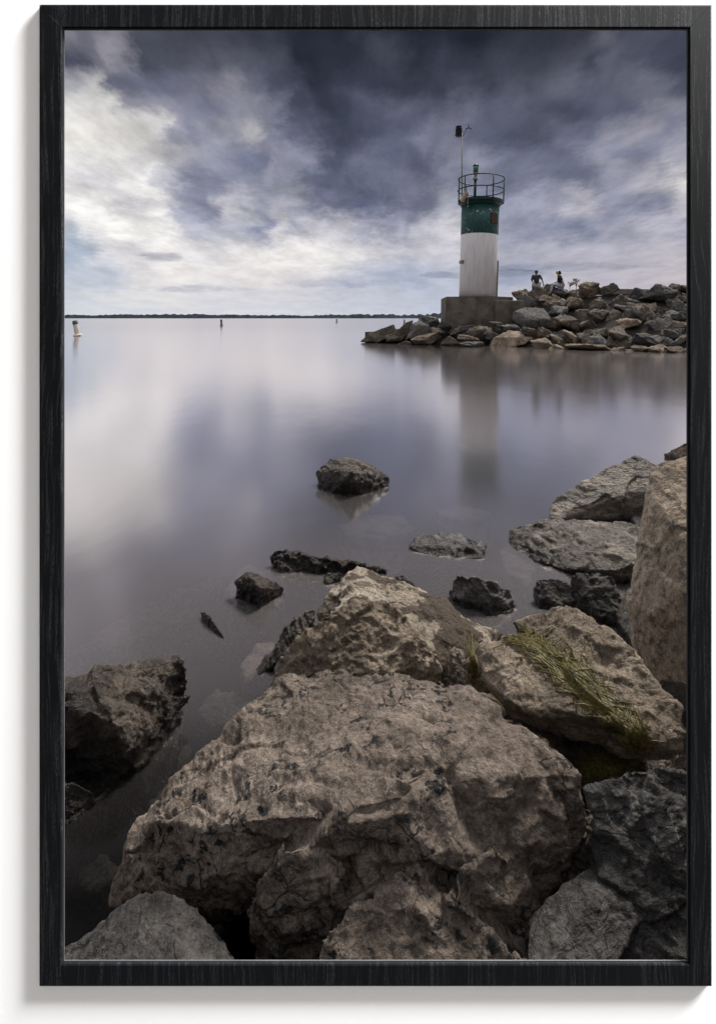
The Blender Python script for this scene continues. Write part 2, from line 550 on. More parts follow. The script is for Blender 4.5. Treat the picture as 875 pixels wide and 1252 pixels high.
def rock_mat(name, dark, mid, light, spots=0.4, spot_col=(0.012, 0.014, 0.018), scale=1.0, rough=0.8, wet=0.10,
             patch=None, grain=(1, 1, 1), vary=0.0, spec=0.35, bump=1.0, under_dark=True):
    m, t, b = new_mat(name)
    tc = t.n.new('ShaderNodeTexCoord')
    v = t.vmath('MULTIPLY', tc.outputs['Object'], grain)
    if vary:
        oi = t.n.new('ShaderNodeObjectInfo')
        v = t.vmath('ADD', v, t.comb(t.math('MULTIPLY', oi.outputs['Random'], 37.0), t.math('MULTIPLY', oi.outputs['Random'], 91.0), 0.0))
    n1 = t.noise(v, 2.6 * scale, 8, 0.62, dist=0.4)
    n2 = t.noise(v, 11.0 * scale, 9, 0.68)
    n3 = t.noise(v, 60.0 * scale, 6, 0.7)
    col = t.ramp(t.math('ADD', t.math('MULTIPLY', n1, 0.55), t.math('MULTIPLY', n2, 0.45)),
                 [(0.39, dark), (0.495, mid), (0.61, light)])
    if patch:
        pn = t.noise(v, patch[1] * scale, 7, 0.62, dist=0.25)
        pm = t.maprange(pn, 0.465, 0.49)
        col = t.mix(pm, col, patch[0])
    n4 = t.noise(v, 190.0 * scale, 3, 0.6)
    g = t.ramp(t.math('ADD', t.math('MULTIPLY', n3, 0.6), t.math('MULTIPLY', n4, 0.4)), [(0.33, 0.32), (0.5, 1.0), (0.68, 1.75)])
    col = t.mix(1.0, col, g, 'MULTIPLY')
    # dark lichen in short wriggling patches
    sv = t.vmath('ADD', v, t.vmath('MULTIPLY', t.noise(v, 7.0 * scale, 3, 0.5, out=1), (0.16, 0.16, 0.16)))
    s1 = t.noise(t.vmath('MULTIPLY', v, (1.0, 1.0, 1.5)), 27.0 * scale, 7, 0.66)
    s2 = t.noise(v, 4.2 * scale, 4, 0.55)
    line = t.maprange(t.voronoi(sv, 13.0 * scale, 'DISTANCE_TO_EDGE'), 0.02, 0.045, 1.0, 0.0)
    line = t.math('MULTIPLY', line, t.maprange(t.noise(v, 14.0 * scale, 2, 0.5), 0.50, 0.56))
    blot = t.maprange(s1, 0.56, 0.585)
    sm = t.math('MULTIPLY', t.math('MAXIMUM', t.math('MULTIPLY', line, 0.85), blot), t.maprange(s2, 0.43, 0.54), clamp=True)
    sm = t.math('MULTIPLY', sm, spots)
    col = t.mix(sm, col, spot_col)
    if vary:
        fac = t.maprange(oi.outputs['Random'], 0, 1, 1 - vary, 1 + vary)
        col = t.mix(1.0, col, t.comb(fac, fac, fac), 'MULTIPLY')
    rg = rough
    if wet:
        gp = t.n.new('ShaderNodeNewGeometry')
        z = t.sep(gp.outputs['Position'])[2]
        zz = t.math('ADD', z, t.math('MULTIPLY', t.math('SUBTRACT', n1, 0.5), wet * 1.2))
        wm = t.maprange(zz, wet * 0.35, wet, 1.0, 0.0)
        col = t.mix(wm, col, t.mix(1.0, col, (0.20, 0.19, 0.19), 'MULTIPLY'))
        col = t.mix(t.maprange(z, -0.03, 0.0, 0.72, 0.0) if under_dark else 0.0, col, (0.008, 0.007, 0.006, 1))  # below water painted near black, in place of the dark reflection under rocks
        rg = t.math('SUBTRACT', rough, t.math('MULTIPLY', wm, rough - 0.28))
    t.set(b.inputs['Base Color'], col)
    t.set(b.inputs['Roughness'], rg)
    b.inputs['Specular IOR Level'].default_value = spec
    vor = t.voronoi(sv, 9.0 * scale, 'DISTANCE_TO_EDGE')
    crk = t.maprange(vor, 0.0, 0.05)
    hsum = t.math('ADD', t.math('MULTIPLY', n2, 1.0), t.math('MULTIPLY', n3, 0.40))
    hsum = t.math('ADD', hsum, t.math('MULTIPLY', crk, 0.10))
    hsum = t.math('ADD', hsum, t.math('MULTIPLY', sm, -0.16))
    t.set(b.inputs['Normal'], t.bump(hsum, 1.0, 0.030 * bump / scale))
    return m

M_TAUPE = rock_mat('taupe_stone', (0.095, 0.077, 0.064), (0.205, 0.167, 0.139), (0.33, 0.275, 0.235), spots=0.95, wet=0.06)
M_TAN = rock_mat('tan_stone', (0.13, 0.105, 0.080), (0.27, 0.22, 0.17), (0.42, 0.35, 0.28), spots=0.25, wet=0.08)
M_PATCH = rock_mat('patched_stone', (0.27, 0.23, 0.185), (0.38, 0.33, 0.27), (0.50, 0.45, 0.38), spots=0.1, wet=0.09,
                   patch=((0.095, 0.075, 0.060), 4.6))
M_SMOOTH = rock_mat('smooth_tan_stone', (0.25, 0.20, 0.155), (0.37, 0.302, 0.24), (0.50, 0.42, 0.34), spots=0.45, scale=0.8, wet=0.08, grain=(1.0, 1.0, 0.6), bump=0.7)
M_GREY = rock_mat('grey_stone', (0.034, 0.032, 0.031), (0.085, 0.080, 0.078), (0.18, 0.171, 0.165), spots=0.7, wet=0.05, grain=(1, 1, 1.9))
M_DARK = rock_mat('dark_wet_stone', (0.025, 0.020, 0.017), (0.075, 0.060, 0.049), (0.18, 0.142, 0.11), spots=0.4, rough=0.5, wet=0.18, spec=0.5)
M_SLATE = rock_mat('slate_stone', (0.045, 0.043, 0.043), (0.11, 0.106, 0.106), (0.25, 0.24, 0.235), spots=0.3, rough=0.45, wet=0.05, grain=(1, 1, 2.2), spec=0.5)
M_SLAB = rock_mat('streaked_slab_stone', (0.060, 0.052, 0.046), (0.165, 0.142, 0.122), (0.37, 0.32, 0.27), spots=0.5, rough=0.42, wet=0.06, grain=(0.8, 0.8, 2.4), spec=0.5)
F_TAN = rock_mat('far_tan_stone', (0.070, 0.053, 0.039), (0.165, 0.128, 0.096), (0.30, 0.24, 0.185), spots=0.2, scale=0.30, wet=0.0, vary=0.28)
F_BROWN = rock_mat('far_brown_stone', (0.034, 0.028, 0.023), (0.088, 0.072, 0.058), (0.17, 0.142, 0.115), spots=0.2, scale=0.30, wet=0.0, vary=0.25)
F_GREY = rock_mat('far_grey_stone', (0.040, 0.038, 0.037), (0.098, 0.093, 0.090), (0.18, 0.172, 0.168), spots=0.2, scale=0.30, wet=0.0, vary=0.28)
F_DARK = rock_mat('far_dark_stone', (0.022, 0.021, 0.022), (0.055, 0.052, 0.052), (0.10, 0.095, 0.093), spots=0.2, scale=0.30, wet=0.0, vary=0.25)

def simple(name, col, rough=0.6, metal=0.0, nscale=8.0, amt=0.25, bump=0.0, spec=0.4):
    m, t, b = new_mat(name)
    tc = t.n.new('ShaderNodeTexCoord')
    n = t.noise(tc.outputs['Object'], nscale, 6, 0.6)
    g = t.ramp(n, [(0.3, 1 - amt), (0.7, 1 + amt)])
    t.set(b.inputs['Base Color'], t.mix(1.0, (*col, 1), g, 'MULTIPLY'))
    b.inputs['Roughness'].default_value = rough
    b.inputs['Metallic'].default_value = metal
    b.inputs['Specular IOR Level'].default_value = spec
    if bump:
        t.set(b.inputs['Normal'], t.bump(n, 0.6, bump))
    return m

# white wall paint
M_WALL = simple('white_wall_paint', (0.87, 0.87, 0.87), 0.9, nscale=60, amt=0.004, spec=0.1)
M_BAFFLE = simple('black_leak_baffle', (0.004, 0.004, 0.004), 0.95, spec=0.0)  # unseen black faces round the opening, added to stop lamp light leaking and bouncing
M_BACK = simple('dark_anti_bounce_back', (0.03, 0.028, 0.026), 0.9)  # unseen wall back, made dark so sunlight doesn't bounce onto the near rocks
M_SLIP = simple('grey_frame_slip', (0.035, 0.035, 0.038), 0.6)

def frame_mat(name, low, high, gx=150.0, gz=5.0):
    m, t, b = new_mat(name)
    tc = t.n.new('ShaderNodeTexCoord')
    v0 = tc.outputs['Object']
    x, y, z = t.sep(v0)
    arch = t.noise(t.comb(t.math('MULTIPLY', x, 9.0), 0.0, t.math('MULTIPLY', z, 2.0)), 1.0, 3, 0.5)
    xx = t.math('ADD', x, t.math('MULTIPLY', t.math('SUBTRACT', arch, 0.5), 0.05))
    v = t.comb(t.math('MULTIPLY', xx, gx), t.math('MULTIPLY', y, 40.0), t.math('MULTIPLY', z, gz))
    n = t.noise(v, 1.6, 5, 0.7)
    v2 = t.comb(t.math('MULTIPLY', x, 900.0), 0.0, t.math('MULTIPLY', z, 160.0))
    n2 = t.noise(v2, 1.0, 3, 0.6)
    s = t.math('MULTIPLY', t.maprange(n, 0.50, 0.62), t.maprange(n2, 0.40, 0.62))
    t.set(b.inputs['Base Color'], t.mix(s, (*low, 1), (*high, 1)))
    b.inputs['Roughness'].default_value = 0.7
    b.inputs['Specular IOR Level'].default_value = 0.06
    t.set(b.inputs['Normal'], t.bump(s, 0.35, 0.0006))
    return m
M_FRAME = frame_mat('black_ash_wood', (0.0030, 0.0036, 0.0042), (0.020, 0.021, 0.024))

# ------------------------------------------------------------------ the white wall with its framed opening
YF = 0.850      # front of the frame
YW = 0.8558      # face of the wall
YB = 1.010      # back of the wall
def build_wall():
    root = empty('wall', (0, YW, 0))
    tag(root, 'plain white wall around the black framed picture', 'wall')
    inv = Matrix.Translation((0, -YW, 0))
    X0, X1, Z0, Z1 = -4.5, 11.0, -0.35, 13.0
    fr = [at(60, 18, YW), at(858, 18, YW), at(858, 1194, YW), at(60, 1194, YW)]
    bk = [at(52, 8, YB), at(866, 8, YB), at(866, 1204, YB), at(52, 1204, YB)]
    of = [Vector((X0, YW, Z1)), Vector((X1, YW, Z1)), Vector((X1, YW, Z0)), Vector((X0, YW, Z0))]
    ob = [Vector((p.x, YB, p.z)) for p in of]
    bm = bmesh.new()
    V = lambda L: [bm.verts.new(inv @ p) for p in L]
    a, b, c, d = V(of), V(fr), V(ob), V(bk)
    for k in range(4):
        j = (k + 1) % 4
        bm.faces.new((a[k], a[j], b[j], b[k]))
        bm.faces.new((a[k], c[k], c[j], a[j]))
    link('wall_panel', bm_mesh('wall_panel', bm), M_WALL, root)
    bm = bmesh.new()
    b, d = V(fr), V(bk)
    for k in range(4):
        j = (k + 1) % 4
        bm.faces.new((b[k], b[j], d[j], d[k]))
    bb = bmesh.new()
    c2, d2_ = [bb.verts.new(inv @ p) for p in ob], [bb.verts.new(inv @ p) for p in bk]
    for k in range(4):
        bb.faces.new((c2[k], d2_[k], d2_[(k + 1) % 4], c2[(k + 1) % 4]))
    link('anti_bounce_back', bm_mesh('anti_bounce_back', bb), M_BACK, root)
    link('leak_baffle', bm_mesh('leak_baffle', bm), M_BAFFLE, root)
build_wall()

def build_frame():
    c0 = at((48 + 870) / 2, (5 + 1207) / 2, YF)
    root = empty('picture_frame', (c0.x, YW, c0.z))
    tag(root, 'black ash wood picture frame with mitred corners on the white wall', 'picture frame')
    org = Vector((c0.x, YW, c0.z))
    out = [(48, 5), (870, 5), (870, 1207), (48, 1207)]
    inn = [(76, 34), (842, 34), (842, 1179), (76, 1179)]
    bw = 2.2
    o2 = [(48 + bw, 5 + bw), (870 - bw, 5 + bw), (870 - bw, 1207 - bw), (48 + bw, 1207 - bw)]
    i2 = [(76 - 1.5, 34 - 1.5), (842 + 1.5, 34 - 1.5), (842 + 1.5, 1179 + 1.5), (76 - 1.5, 1179 + 1.5)]
    gap = 0.00018
    def P(p, y):
        return Vector(((p[0] - CX) / F * YF, y, H - (p[1] - HZ) / F * YF)) - org
    for k in range(4):
        j = (k + 1) % 4
        bm = bmesh.new()
        ring = []
        for (q, y) in ((out, YW + 0.0003), (out, YF + 0.0014), (o2, YF), (i2, YF), (inn, YF + 0.0010), (inn, YF + 0.0028), (i2, YW + 0.0005)):
            ring.append((P(q[k], y), P(q[j], y)))
        dirv = (ring[0][1] - ring[0][0]).normalized()
        A = [bm.verts.new(a + dirv * gap) for a, b in ring]
        B = [bm.verts.new(b - dirv * gap) for a, b in ring]
        n = len(ring)
        for i in range(n):
            i1 = (i + 1) % n
            bm.faces.new((A[i], A[i1], B[i1], B[i]))
        bm.faces.new(A); bm.faces.new(B[::-1])
        link('rail', bm_mesh('rail', bm), M_FRAME, root)
    # thin grey slip inside the rebate
    bm = bmesh.new()
    a1 = [(75.5, 33.5), (842.5, 33.5), (842.5, 1179.5), (75.5, 1179.5)]
    a2 = [(77.6, 35.6), (840.4, 35.6), (840.4, 1177.4), (77.6, 1177.4)]
    ya, yb = YF + 0.0032, YF + 0.0042
    L = [[bm.verts.new(P(q, y)) for q in Q] for Q, y in ((a1, ya), (a2, ya), (a2, yb), (a1, yb))]
    for i in range(4):
        u, v = L[i], L[(i + 1) % 4]
        for k in range(4):
            bm.faces.new((u[k], u[(k + 1) % 4], v[(k + 1) % 4], v[k]))
    link('slip', bm_mesh('slip', bm), M_SLIP, root)
build_frame()

# ------------------------------------------------------------------ water, lake bed
def water_mat():
    m = bpy.data.materials.new('lake_water')
    m.use_nodes = True
    t = NT(m.node_tree)
    t.n.clear()
    gp = t.n.new('ShaderNodeNewGeometry')
    cosv = t.math('ABSOLUTE', t.vmath('DOT_PRODUCT', gp.outputs['Incoming'], (0, 0, 1)))
    refl = t.ramp(cosv, [(0.0, 1.0), (0.06, 0.98), (0.20, 0.92), (0.32, 0.76), (0.42, 0.52), (0.50, 0.32), (0.57, 0.20), (0.63, 0.045), (0.70, 0.007), (1.0, 0.004)])
    gl = t.n.new('ShaderNodeBsdfGlossy')
    gl.inputs['Roughness'].default_value = 0.14
    gl.inputs['Color'].default_value = (0.93, 0.90, 0.91, 1)
    nz = t.noise(t.vmath('MULTIPLY', gp.outputs['Position'], (0.5, 0.25, 1)), 1.0, 4, 0.55)
    t.set(gl.inputs['Normal'], t.bump(nz, 0.25, 0.03))
    tr = t.n.new('ShaderNodeBsdfTransparent')
    tr.inputs['Color'].default_value = (0.90, 0.90, 0.91, 1)
    df = t.n.new('ShaderNodeBsdfDiffuse')
    df.inputs['Color'].default_value = (0.50, 0.46, 0.47, 1)
    sheen_fill = t.n.new('ShaderNodeMixShader')
    t.set(sheen_fill.inputs[0], t.ramp(cosv, [(0.0, 0.10), (0.20, 0.14), (0.32, 0.26), (0.42, 0.30), (0.55, 0.14), (0.63, 0.03), (0.7, 0.005), (1.0, 0.002)]))  # pale diffuse share by view angle, brightens water in place of blurred sky reflection
    t.l.new(tr.outputs[0], sheen_fill.inputs[1])
    t.l.new(df.outputs[0], sheen_fill.inputs[2])
    mx = t.n.new('ShaderNodeMixShader')
    t.set(mx.inputs[0], refl)
    t.l.new(sheen_fill.outputs[0], mx.inputs[1])
    t.l.new(gl.outputs[0], mx.inputs[2])
    ab = t.n.new('ShaderNodeVolumeAbsorption')
    ab.inputs['Color'].default_value = (0.36, 0.40, 0.42, 1)
    ab.inputs['Density'].default_value = 7.0
    o = t.n.new('ShaderNodeOutputMaterial')
    t.l.new(mx.outputs[0], o.inputs['Surface'])
    t.l.new(ab.outputs[0], o.inputs['Volume'])
    return m
bm = bmesh.new()
add_box(bm, (-3000, -300, -8.0), (3000, 4000, 0.0))
wob = link('water', bm_mesh('water', bm), water_mat())
tag(wob, kind='structure')

def bed_z(x, y):
    z = -0.22 - 0.16 * max(0.0, y - 1.6) - 0.02 * max(0, -x)
    if y < 1.35:
        z = -0.22 + (1.35 - y) * 0.6
    return max(z, -7.0)
M_BED = simple('lake_bed_silt', (0.026, 0.023, 0.020), 0.9, nscale=2.4, amt=0.6, bump=0.05)
bm = bmesh.new()
ys = [-40, -10, -2, 0, 0.8, 1.35, 1.6, 2, 2.5, 3, 4, 5, 7, 10, 15, 25, 40, 60, 300, 3900]
xs = [-2900, -300, -60, -20, -8, -4, -2, -1, -.5, 0, .5, 1, 2, 4, 8, 20, 60, 300, 2900]
grid = [[bm.verts.new((x, y, bed_z(x, y) + random.Random(int(x * 31 + y * 17)).uniform(-.02, .02))) for x in xs] for y in ys]
for i in range(len(ys) - 1):
    for j in range(len(xs) - 1):
        bm.faces.new((grid[i][j], grid[i][j + 1], grid[i + 1][j + 1], grid[i + 1][j]))
tag(link('lake_bed', bm_mesh('lake_bed', bm, True), M_BED), kind='structure')

# ------------------------------------------------------------------ far shore
bm = bmesh.new()
rng = random.Random(3)
def shore_strip(x0, x1, Y, n, hfun, depth):
    front, back, top = [], [], []
    for i in range(n + 1):
        x = x0 + (x1 - x0) * i / n
        h = hfun(x)
        front.append(bm.verts.new((x, Y, -0.2)))
        top.append(bm.verts.new((x, Y + depth * 0.35, h)))
        back.append(bm.verts.new((x, Y + depth, -0.2)))
    for i in range(n):
        bm.faces.new((front[i], front[i + 1], top[i + 1], top[i]))
        bm.faces.new((top[i], top[i + 1], back[i + 1], back[i]))
def shore_h(x):
    p = np.array([[x * 0.004, 1.3, 0.0], [x * 0.03, 4.2, 0.0], [x * 0.15, 7.7, 0.0]])
    n = perlin(p)
    grow = 2.6 * min(1, max(0, (x + 120) / 300.0))
    return max(3.0, 5.8 + 2.4 * n[0] + (1.6 + 0.6 * grow) * n[1] + (1.5 + 0.9 * grow) * n[2] + 0.6 * grow)
shore_strip(-900, 700, 900, 900, shore_h, 60)
M_WOOD = simple('far_wood', (0.022, 0.030, 0.042), 0.95, nscale=0.08, amt=0.5, spec=0.05)  # bluish tint in the colour stands in for distance haze
tag(link('far_wood', bm_mesh('far_wood', bm, True), M_WOOD), 'dark wooded shore running along the far side of the lake', 'wood', kind='stuff')

# ------------------------------------------------------------------ foreground boulders
big = [
    block([(294, 872, .36), (336, 831, .40), (397, 815, .42), (459, 818, .44), (541, 829, .45), (603, 857, .46), (658, 889, .46), (712, 947, .43), (719, 999, .35), (699, 1060, .235), (655, 1105, .187),
           (267, 903, .33), (205, 958, .25), (157, 1033, .13), (140, 1100, .04), (194, 1000, .242), (242, 1010, .288), (296, 1064, .250), (345, 1040, .298), (411, 992, .42), (470, 1030, .348), (540, 1062, .315), (600, 1085, .280),
           (480, 900, .47), (580, 950, .445)], zb=-0.3, shrink=0.60, push=(0.09, 0.20, 0)),
    block([(318, 1072, .265), (300, 1100, .231), (330, 1126, .228), (362, 1128, .236), (405, 1105, .267), (425, 1060, .321), (380, 1030, .336)], zb=-0.1, shrink=0.75, push=(0.02, 0.05, 0)),
    block([(392, 1150, .247), (425, 1112, .277), (473, 1082, .280), (514, 1076, .270), (565, 1110, .268), (630, 1165, .216), (650, 1205, .196), (380, 1210, .20), (510, 1215, .19)], zb=-0.2, shrink=0.8, push=(0, 0.05, 0)),
    block([(330, 1050, .245), (400, 1030, .30), (470, 1035, .315), (600, 1065, .27), (640, 1100, .20), (430, 1112, .235), (370, 1120, .20), (560, 1125, .22)], zb=-0.3, shrink=0.85),
    block([(560, 1060, .329), (545, 1090, .295), (590, 1120, .262), (640, 1150, .172), (668, 1110, .218), (655, 1070, .269), (600, 1030, .367)], zb=-0.2, shrink=0.8),
]
BIG = place_rock('boulder', big, M_TAUPE, 'huge taupe boulder with black lichen flecks filling the foreground', 0.0042, 1, cat='boulder', size=0.62, lump=0.035, chip=0.020, ledge=0.018, ledge_k=7, crack=0.010, fine=0.007, strata=(0.35, -0.55, 1.0), facet=0.019,
    carves=[('step', [(415, 975), (412, 995), (398, 1012), (375, 1035), (345, 1052), (318, 1064), (294, 1072)], 40, 0.035),
            ('step', [(505, 962), (488, 988), (455, 1000), (425, 1002)], 26, 0.022),
            ('cleft', [(541, 930), (556, 970), (575, 1010), (592, 1046)], 8, 0.024),
            ('step', [(592, 1046), (575, 1010), (556, 970), (541, 930)], 40, 0.012),
            ('step', [(640, 1165), (600, 1137), (569, 1111), (548, 1092), (514, 1074), (473, 1080), (430, 1098), (408, 1108)], 26, 0.026),
            ('cleft', [(325, 1128), (362, 1132), (398, 1112), (425, 1066), (470, 1036), (520, 1045)], 10, 0.022),
            ('cleft', [(500, 866), (530, 877), (556, 884)], 3.5, 0.022),
            ('cleft', [(640, 900), (668, 945), (690, 985)], 6, 0.014),
            ('step', [(300, 880), (288, 905), (262, 915)], 14, 0.02),
            ('step', [(262, 1000), (240, 985), (215, 1002), (192, 1003)], 14, 0.02),
            ('cleft', [(430, 930), (480, 945), (520, 935), (560, 945)], 6, 0.012),
            ('cleft', [(330, 960), (380, 950), (420, 960)], 7, 0.012)])

place_rock('boulder', [block([(77, 1163, .087), (40, 1190, .07), (126, 1126, .136), (158, 1101, .174), (177, 1093, .19), (200, 1091, .194), (229, 1101, .185), (255, 1120, .182), (277, 1143, .173), (290, 1166, .165), (285, 1200, .167), (200, 1215, .205), (100, 1215, .19), (180, 1150, .21)], zb=-0.3, shrink=0.9)],
           M_GREY, 'grey boulder cut by the bottom edge of the frame at lower left', 0.0038, 2, cat='boulder', size=0.34, ledge=0.016, chip=0.016, facet=0.02, smooth=3, strata=(0.6, -0.3, 0.8))

place_rock('boulder', [block([(20, 850, .20), (77, 833, .23), (132, 815, .25), (165, 808, .25), (201, 808, .25), (224, 810, .22), (231, 815, .19), (229, 835, .14), (233, 857, .08), (222, 872, .06), (200, 884, .08), (180, 902, .06), (175, 925, .04), (168, 943, .02), (130, 944, .03), (77, 940, .04), (20, 935, .05), (110, 870, .24), (150, 890, .19)], zb=-0.25, shrink=0.78, push=(-0.03, 0.06, 0))],
           M_DARK, 'dark wet brown boulder in the water at the left edge of the frame', 0.0048, 3, cat='boulder', size=0.5, lump=0.04, chip=0.026, ledge=0.022, ledge_k=9, fine=0.008, crack=0.012, strata=(-0.3, -0.5, 0.9), facet=0.05)

place_rock('rock', [block([(40, 962, .08), (77, 955, .09), (103, 958, .07), (118, 970, .04), (98, 988, .0), (77, 1004, .0), (40, 1010, .0)], zb=-0.2)],
           M_DARK, 'low dark rock just in front of the wet brown boulder at the left edge', 0.004, 4, size=0.2, ledge=0.03)
place_rock('rock', [block([(104, 985, .015), (128, 967, .02), (136, 968, .01), (110, 995, -.02), (80, 1012, -.02), (78, 1007, .01)], zb=-0.12)],
           M_DARK, 'thin dark rock edge barely breaking the water at far left', 0.004, 44, size=0.15)

place_rock('boulder', [block([(436, 687, .36), (424, 694, .355), (403, 717, .31), (385, 748, .25), (474, 703, .33), (516, 727, .28), (558, 746, .25), (614, 774, .18), (600, 800, .16), (545, 815, .20), (440, 760, .36), (500, 770, .30)], zb=-0.25, shrink=0.9)],
           M_PATCH, 'peaked boulder with cream and brown patches behind the huge boulder', 0.006, 5, cat='boulder', size=0.55, lump=0.03, ledge=0.014, fine=0.005, chip=0.018)
place_rock('boulder', [block([(392, 753, .34), (412, 745, .37), (436, 741, .39), (460, 742, .40), (483, 737, .40), (492, 750, .385), (512, 778, .33), (535, 802, .27), (540, 822, .22), (430, 838, .22), (372, 826, .14), (331, 836, .05), (341, 811, .12), (366, 780, .24)], zb=-0.25, shrink=0.92)],
           M_TAN, 'tan pitted boulder between the patched peaked boulder and the huge boulder', 0.0055, 6, cat='boulder', size=0.5, lump=0.05, chip=0.035, ledge=0.016, fine=0.009)
place_rock('rock', [block([(350, 765, .12), (366, 750, .16), (384, 743, .19), (386, 756, .17), (372, 776, .13), (352, 797, .07), (325, 819, .02), (306, 831, -.03), (322, 805, .0), (340, 782, .05)], zb=-0.15)],
           M_DARK, 'thin flaky slab leaning into the water beside the tan pitted boulder', 0.005, 7, size=0.3, ledge=0.05, ledge_k=11, chip=0.05, strata=(0.8, 0.2, 0.6))
place_rock('rock', [block([(328, 680, .06), (338, 673, .09), (349, 671, .10), (371, 678, .09), (395, 683, .08), (417, 687, .07), (447, 690, .05), (474, 697, .02), (440, 702, .0), (399, 702, .0), (347, 700, .0), (333, 690, .01)], zb=-0.15)],
           M_DARK, 'long low dark rock lying in the water behind the patched boulder', 0.006, 8, size=0.4, ledge=0.03, chip=0.045)
place_rock('rock', [block([(395, 704, .03), (402, 699, .05), (418, 699, .05), (415, 712, .0), (398, 715, .0)], zb=-0.15)],
           M_DARK, 'small dark stone wedged between the long low rock and the patched boulder', 0.006, 9, size=0.12)
place_rock('rock', [block([(287, 711, .08), (293, 703, .12), (302, 699, .14), (320, 703, .12), (333, 710, .08), (348, 720, .02), (332, 735, .0), (315, 742, .0), (292, 731, .0), (318, 718, .12)], zb=-0.2)],
           M_DARK, 'small angular brown rock standing alone in the shallows', 0.005, 10, size=0.22, chip=0.05, ledge=0.03, lump=0.05)
place_rock('rock', [block([(245, 748, .03), (250, 746, .04), (259, 759, .035), (271, 774, .02), (278, 786, -.01), (268, 778, .0), (254, 763, .0)], zb=-0.12)],
           M_DARK, 'thin dark shard of rock poking out of the water', 0.004, 11, size=0.12)
place_rock('rock', [block([(388, 580, .09), (394, 570, .16), (403, 560, .21), (436, 561, .22), (454, 568, .18), (462, 577, .13), (478, 588, .03), (470, 596, .0), (440, 605, .0), (405, 603, .0), (391, 596, .0), (430, 578, .21)], zb=-0.25, shrink=0.55)],
           M_DARK, 'dark angular rock alone in the middle of the calm water', 0.009, 12, size=0.5, chip=0.03, ledge=0.016, lump=0.03, smooth=2)
place_rock('rock', [block([(499, 664, .03), (505, 657, .05), (516, 653, .06), (553, 651, .06), (574, 657, .06), (595, 666, .05), (590, 681, .01), (567, 684, .0), (530, 680, .0), (508, 674, .0)], zb=-0.12)],
           M_SLATE, 'flat pale grey rock just clearing the water right of centre', 0.007, 13, size=0.45, ledge=0.035, chip=0.03, lump=0.02)
place_rock('rock', [block([(548, 722, .03), (553, 709, .13), (559, 702, .17), (586, 706, .17), (606, 712, .14), (625, 721, .08), (632, 745, .0), (620, 758, -.02), (595, 757, -.02), (568, 748, -.02), (551, 735, -.02)], zb=-0.2)],
           M_SLATE, 'dark striped wedge of rock sloping into the water', 0.006, 14, size=0.35, ledge=0.045, ledge_k=12, chip=0.04, strata=(0.5, -0.6, 0.7))
place_rock('rock', [block([(483, 704, .04), (492, 701, .06), (506, 712, .04), (512, 722, .0), (490, 722, .0)], zb=-0.12)],
           M_DARK, 'small dark stone peeping out behind the patched boulder', 0.007, 15, size=0.15)
place_rock('boulder', [block([(671, 620, .07), (679, 608, .14), (704, 599, .18), (730, 577, .33), (756, 565, .40), (775, 556, .46), (789, 560, .44), (803, 569, .38), (734, 582, .30), (764, 603, .22), (795, 601, .24), (801, 610, .14), (772, 629, .05), (753, 634, .03), (711, 636, .0), (672, 638, .0)], zb=-0.3, shrink=0.9)],
           M_SLAB, 'pointed slab boulder with a shiny streaked top at the right shore', 0.009, 16, cat='boulder', size=0.7, lump=0.006, chip=0.010, ledge=0.008, fine=0.004, smooth=1, facet=0.012)
place_rock('boulder', [block([(619, 650, .04), (630, 640, .07), (652, 637, .10), (711, 637, .14), (753, 637, .16), (794, 645, .18), (797, 672, .17), (780, 688, .14), (756, 697, .10), (720, 698, .06), (688, 696, .02), (654, 686, .0), (622, 667, .0)], zb=-0.12, shrink=0.85, push=(0.05, 0.1, 0))],
           M_SLAB, 'wide low slab boulder below the pointed slab at the right shore', 0.008, 17, cat='boulder', size=0.7, lump=0.03, chip=0.03, ledge=0.032, ledge_k=12)
place_rock('rock', [block([(651, 742, -.02), (653, 712, .10), (660, 706, .12), (676, 705, .13), (695, 712, .12), (703, 735, .05), (682, 750, -.02), (664, 752, -.02)], zb=-0.2)],
           M_GREY, 'dark grey stone at the water edge, left one of a touching pair', 0.006, 18, size=0.25, ledge=0.03, chip=0.04)
place_rock('rock', [block([(697, 703, .16), (712, 699, .18), (727, 700, .19), (749, 706, .18), (766, 742, .09), (757, 758, .04), (735, 755, .04), (705, 735, .06)], zb=-0.2)],
           M_GREY, 'rounded mid grey stone between the wide slab and the tan weedy slab', 0.006, 19, size=0.3, chip=0.04, ledge=0.025)
place_rock('rock', [block([(770, 632, .06), (790, 618, .10), (806, 612, .12), (815, 640, .08), (798, 646, .05), (775, 643, .03)], zb=-0.2)],
           M_GREY, 'dark grey stone tucked under the pointed slab beside the tall tan boulder', 0.009, 20, size=0.3)
place_rock('boulder', [block([(796, 574, .86), (806, 566, .89), (818, 563, .91), (842, 557, .93), (900, 560, .95), (950, 600, .9), (950, 820, .3), (797, 603, .78), (796, 660, .58), (790, 668, .56), (771, 708, .42), (767, 736, .35), (772, 770, .26), (802, 802, .20), (842, 826, .18), (860, 700, .62)], zb=-0.3, shrink=0.95, push=(0.05, 0.05, 0))],
           M_SMOOTH, 'tall smooth tan boulder at the right edge of the frame', 0.0075, 21, cat='boulder', size=1.0, lump=0.012, chip=0.008, ledge=0.008, fine=0.0035, crack=0.005, facet=0.008, strata=(0.8, -0.3, 0.4), ledge_k=10)
place_rock('rock', [block([(810, 556, .02), (820, 548, .13), (832, 542, .22), (845, 538, .27), (880, 545, .25), (880, 565, .02), (830, 565, .0)], zb=-0.2)],
           M_TAN, 'small brown rock peeking out behind the tall tan boulder', 0.015, 22, size=0.6)
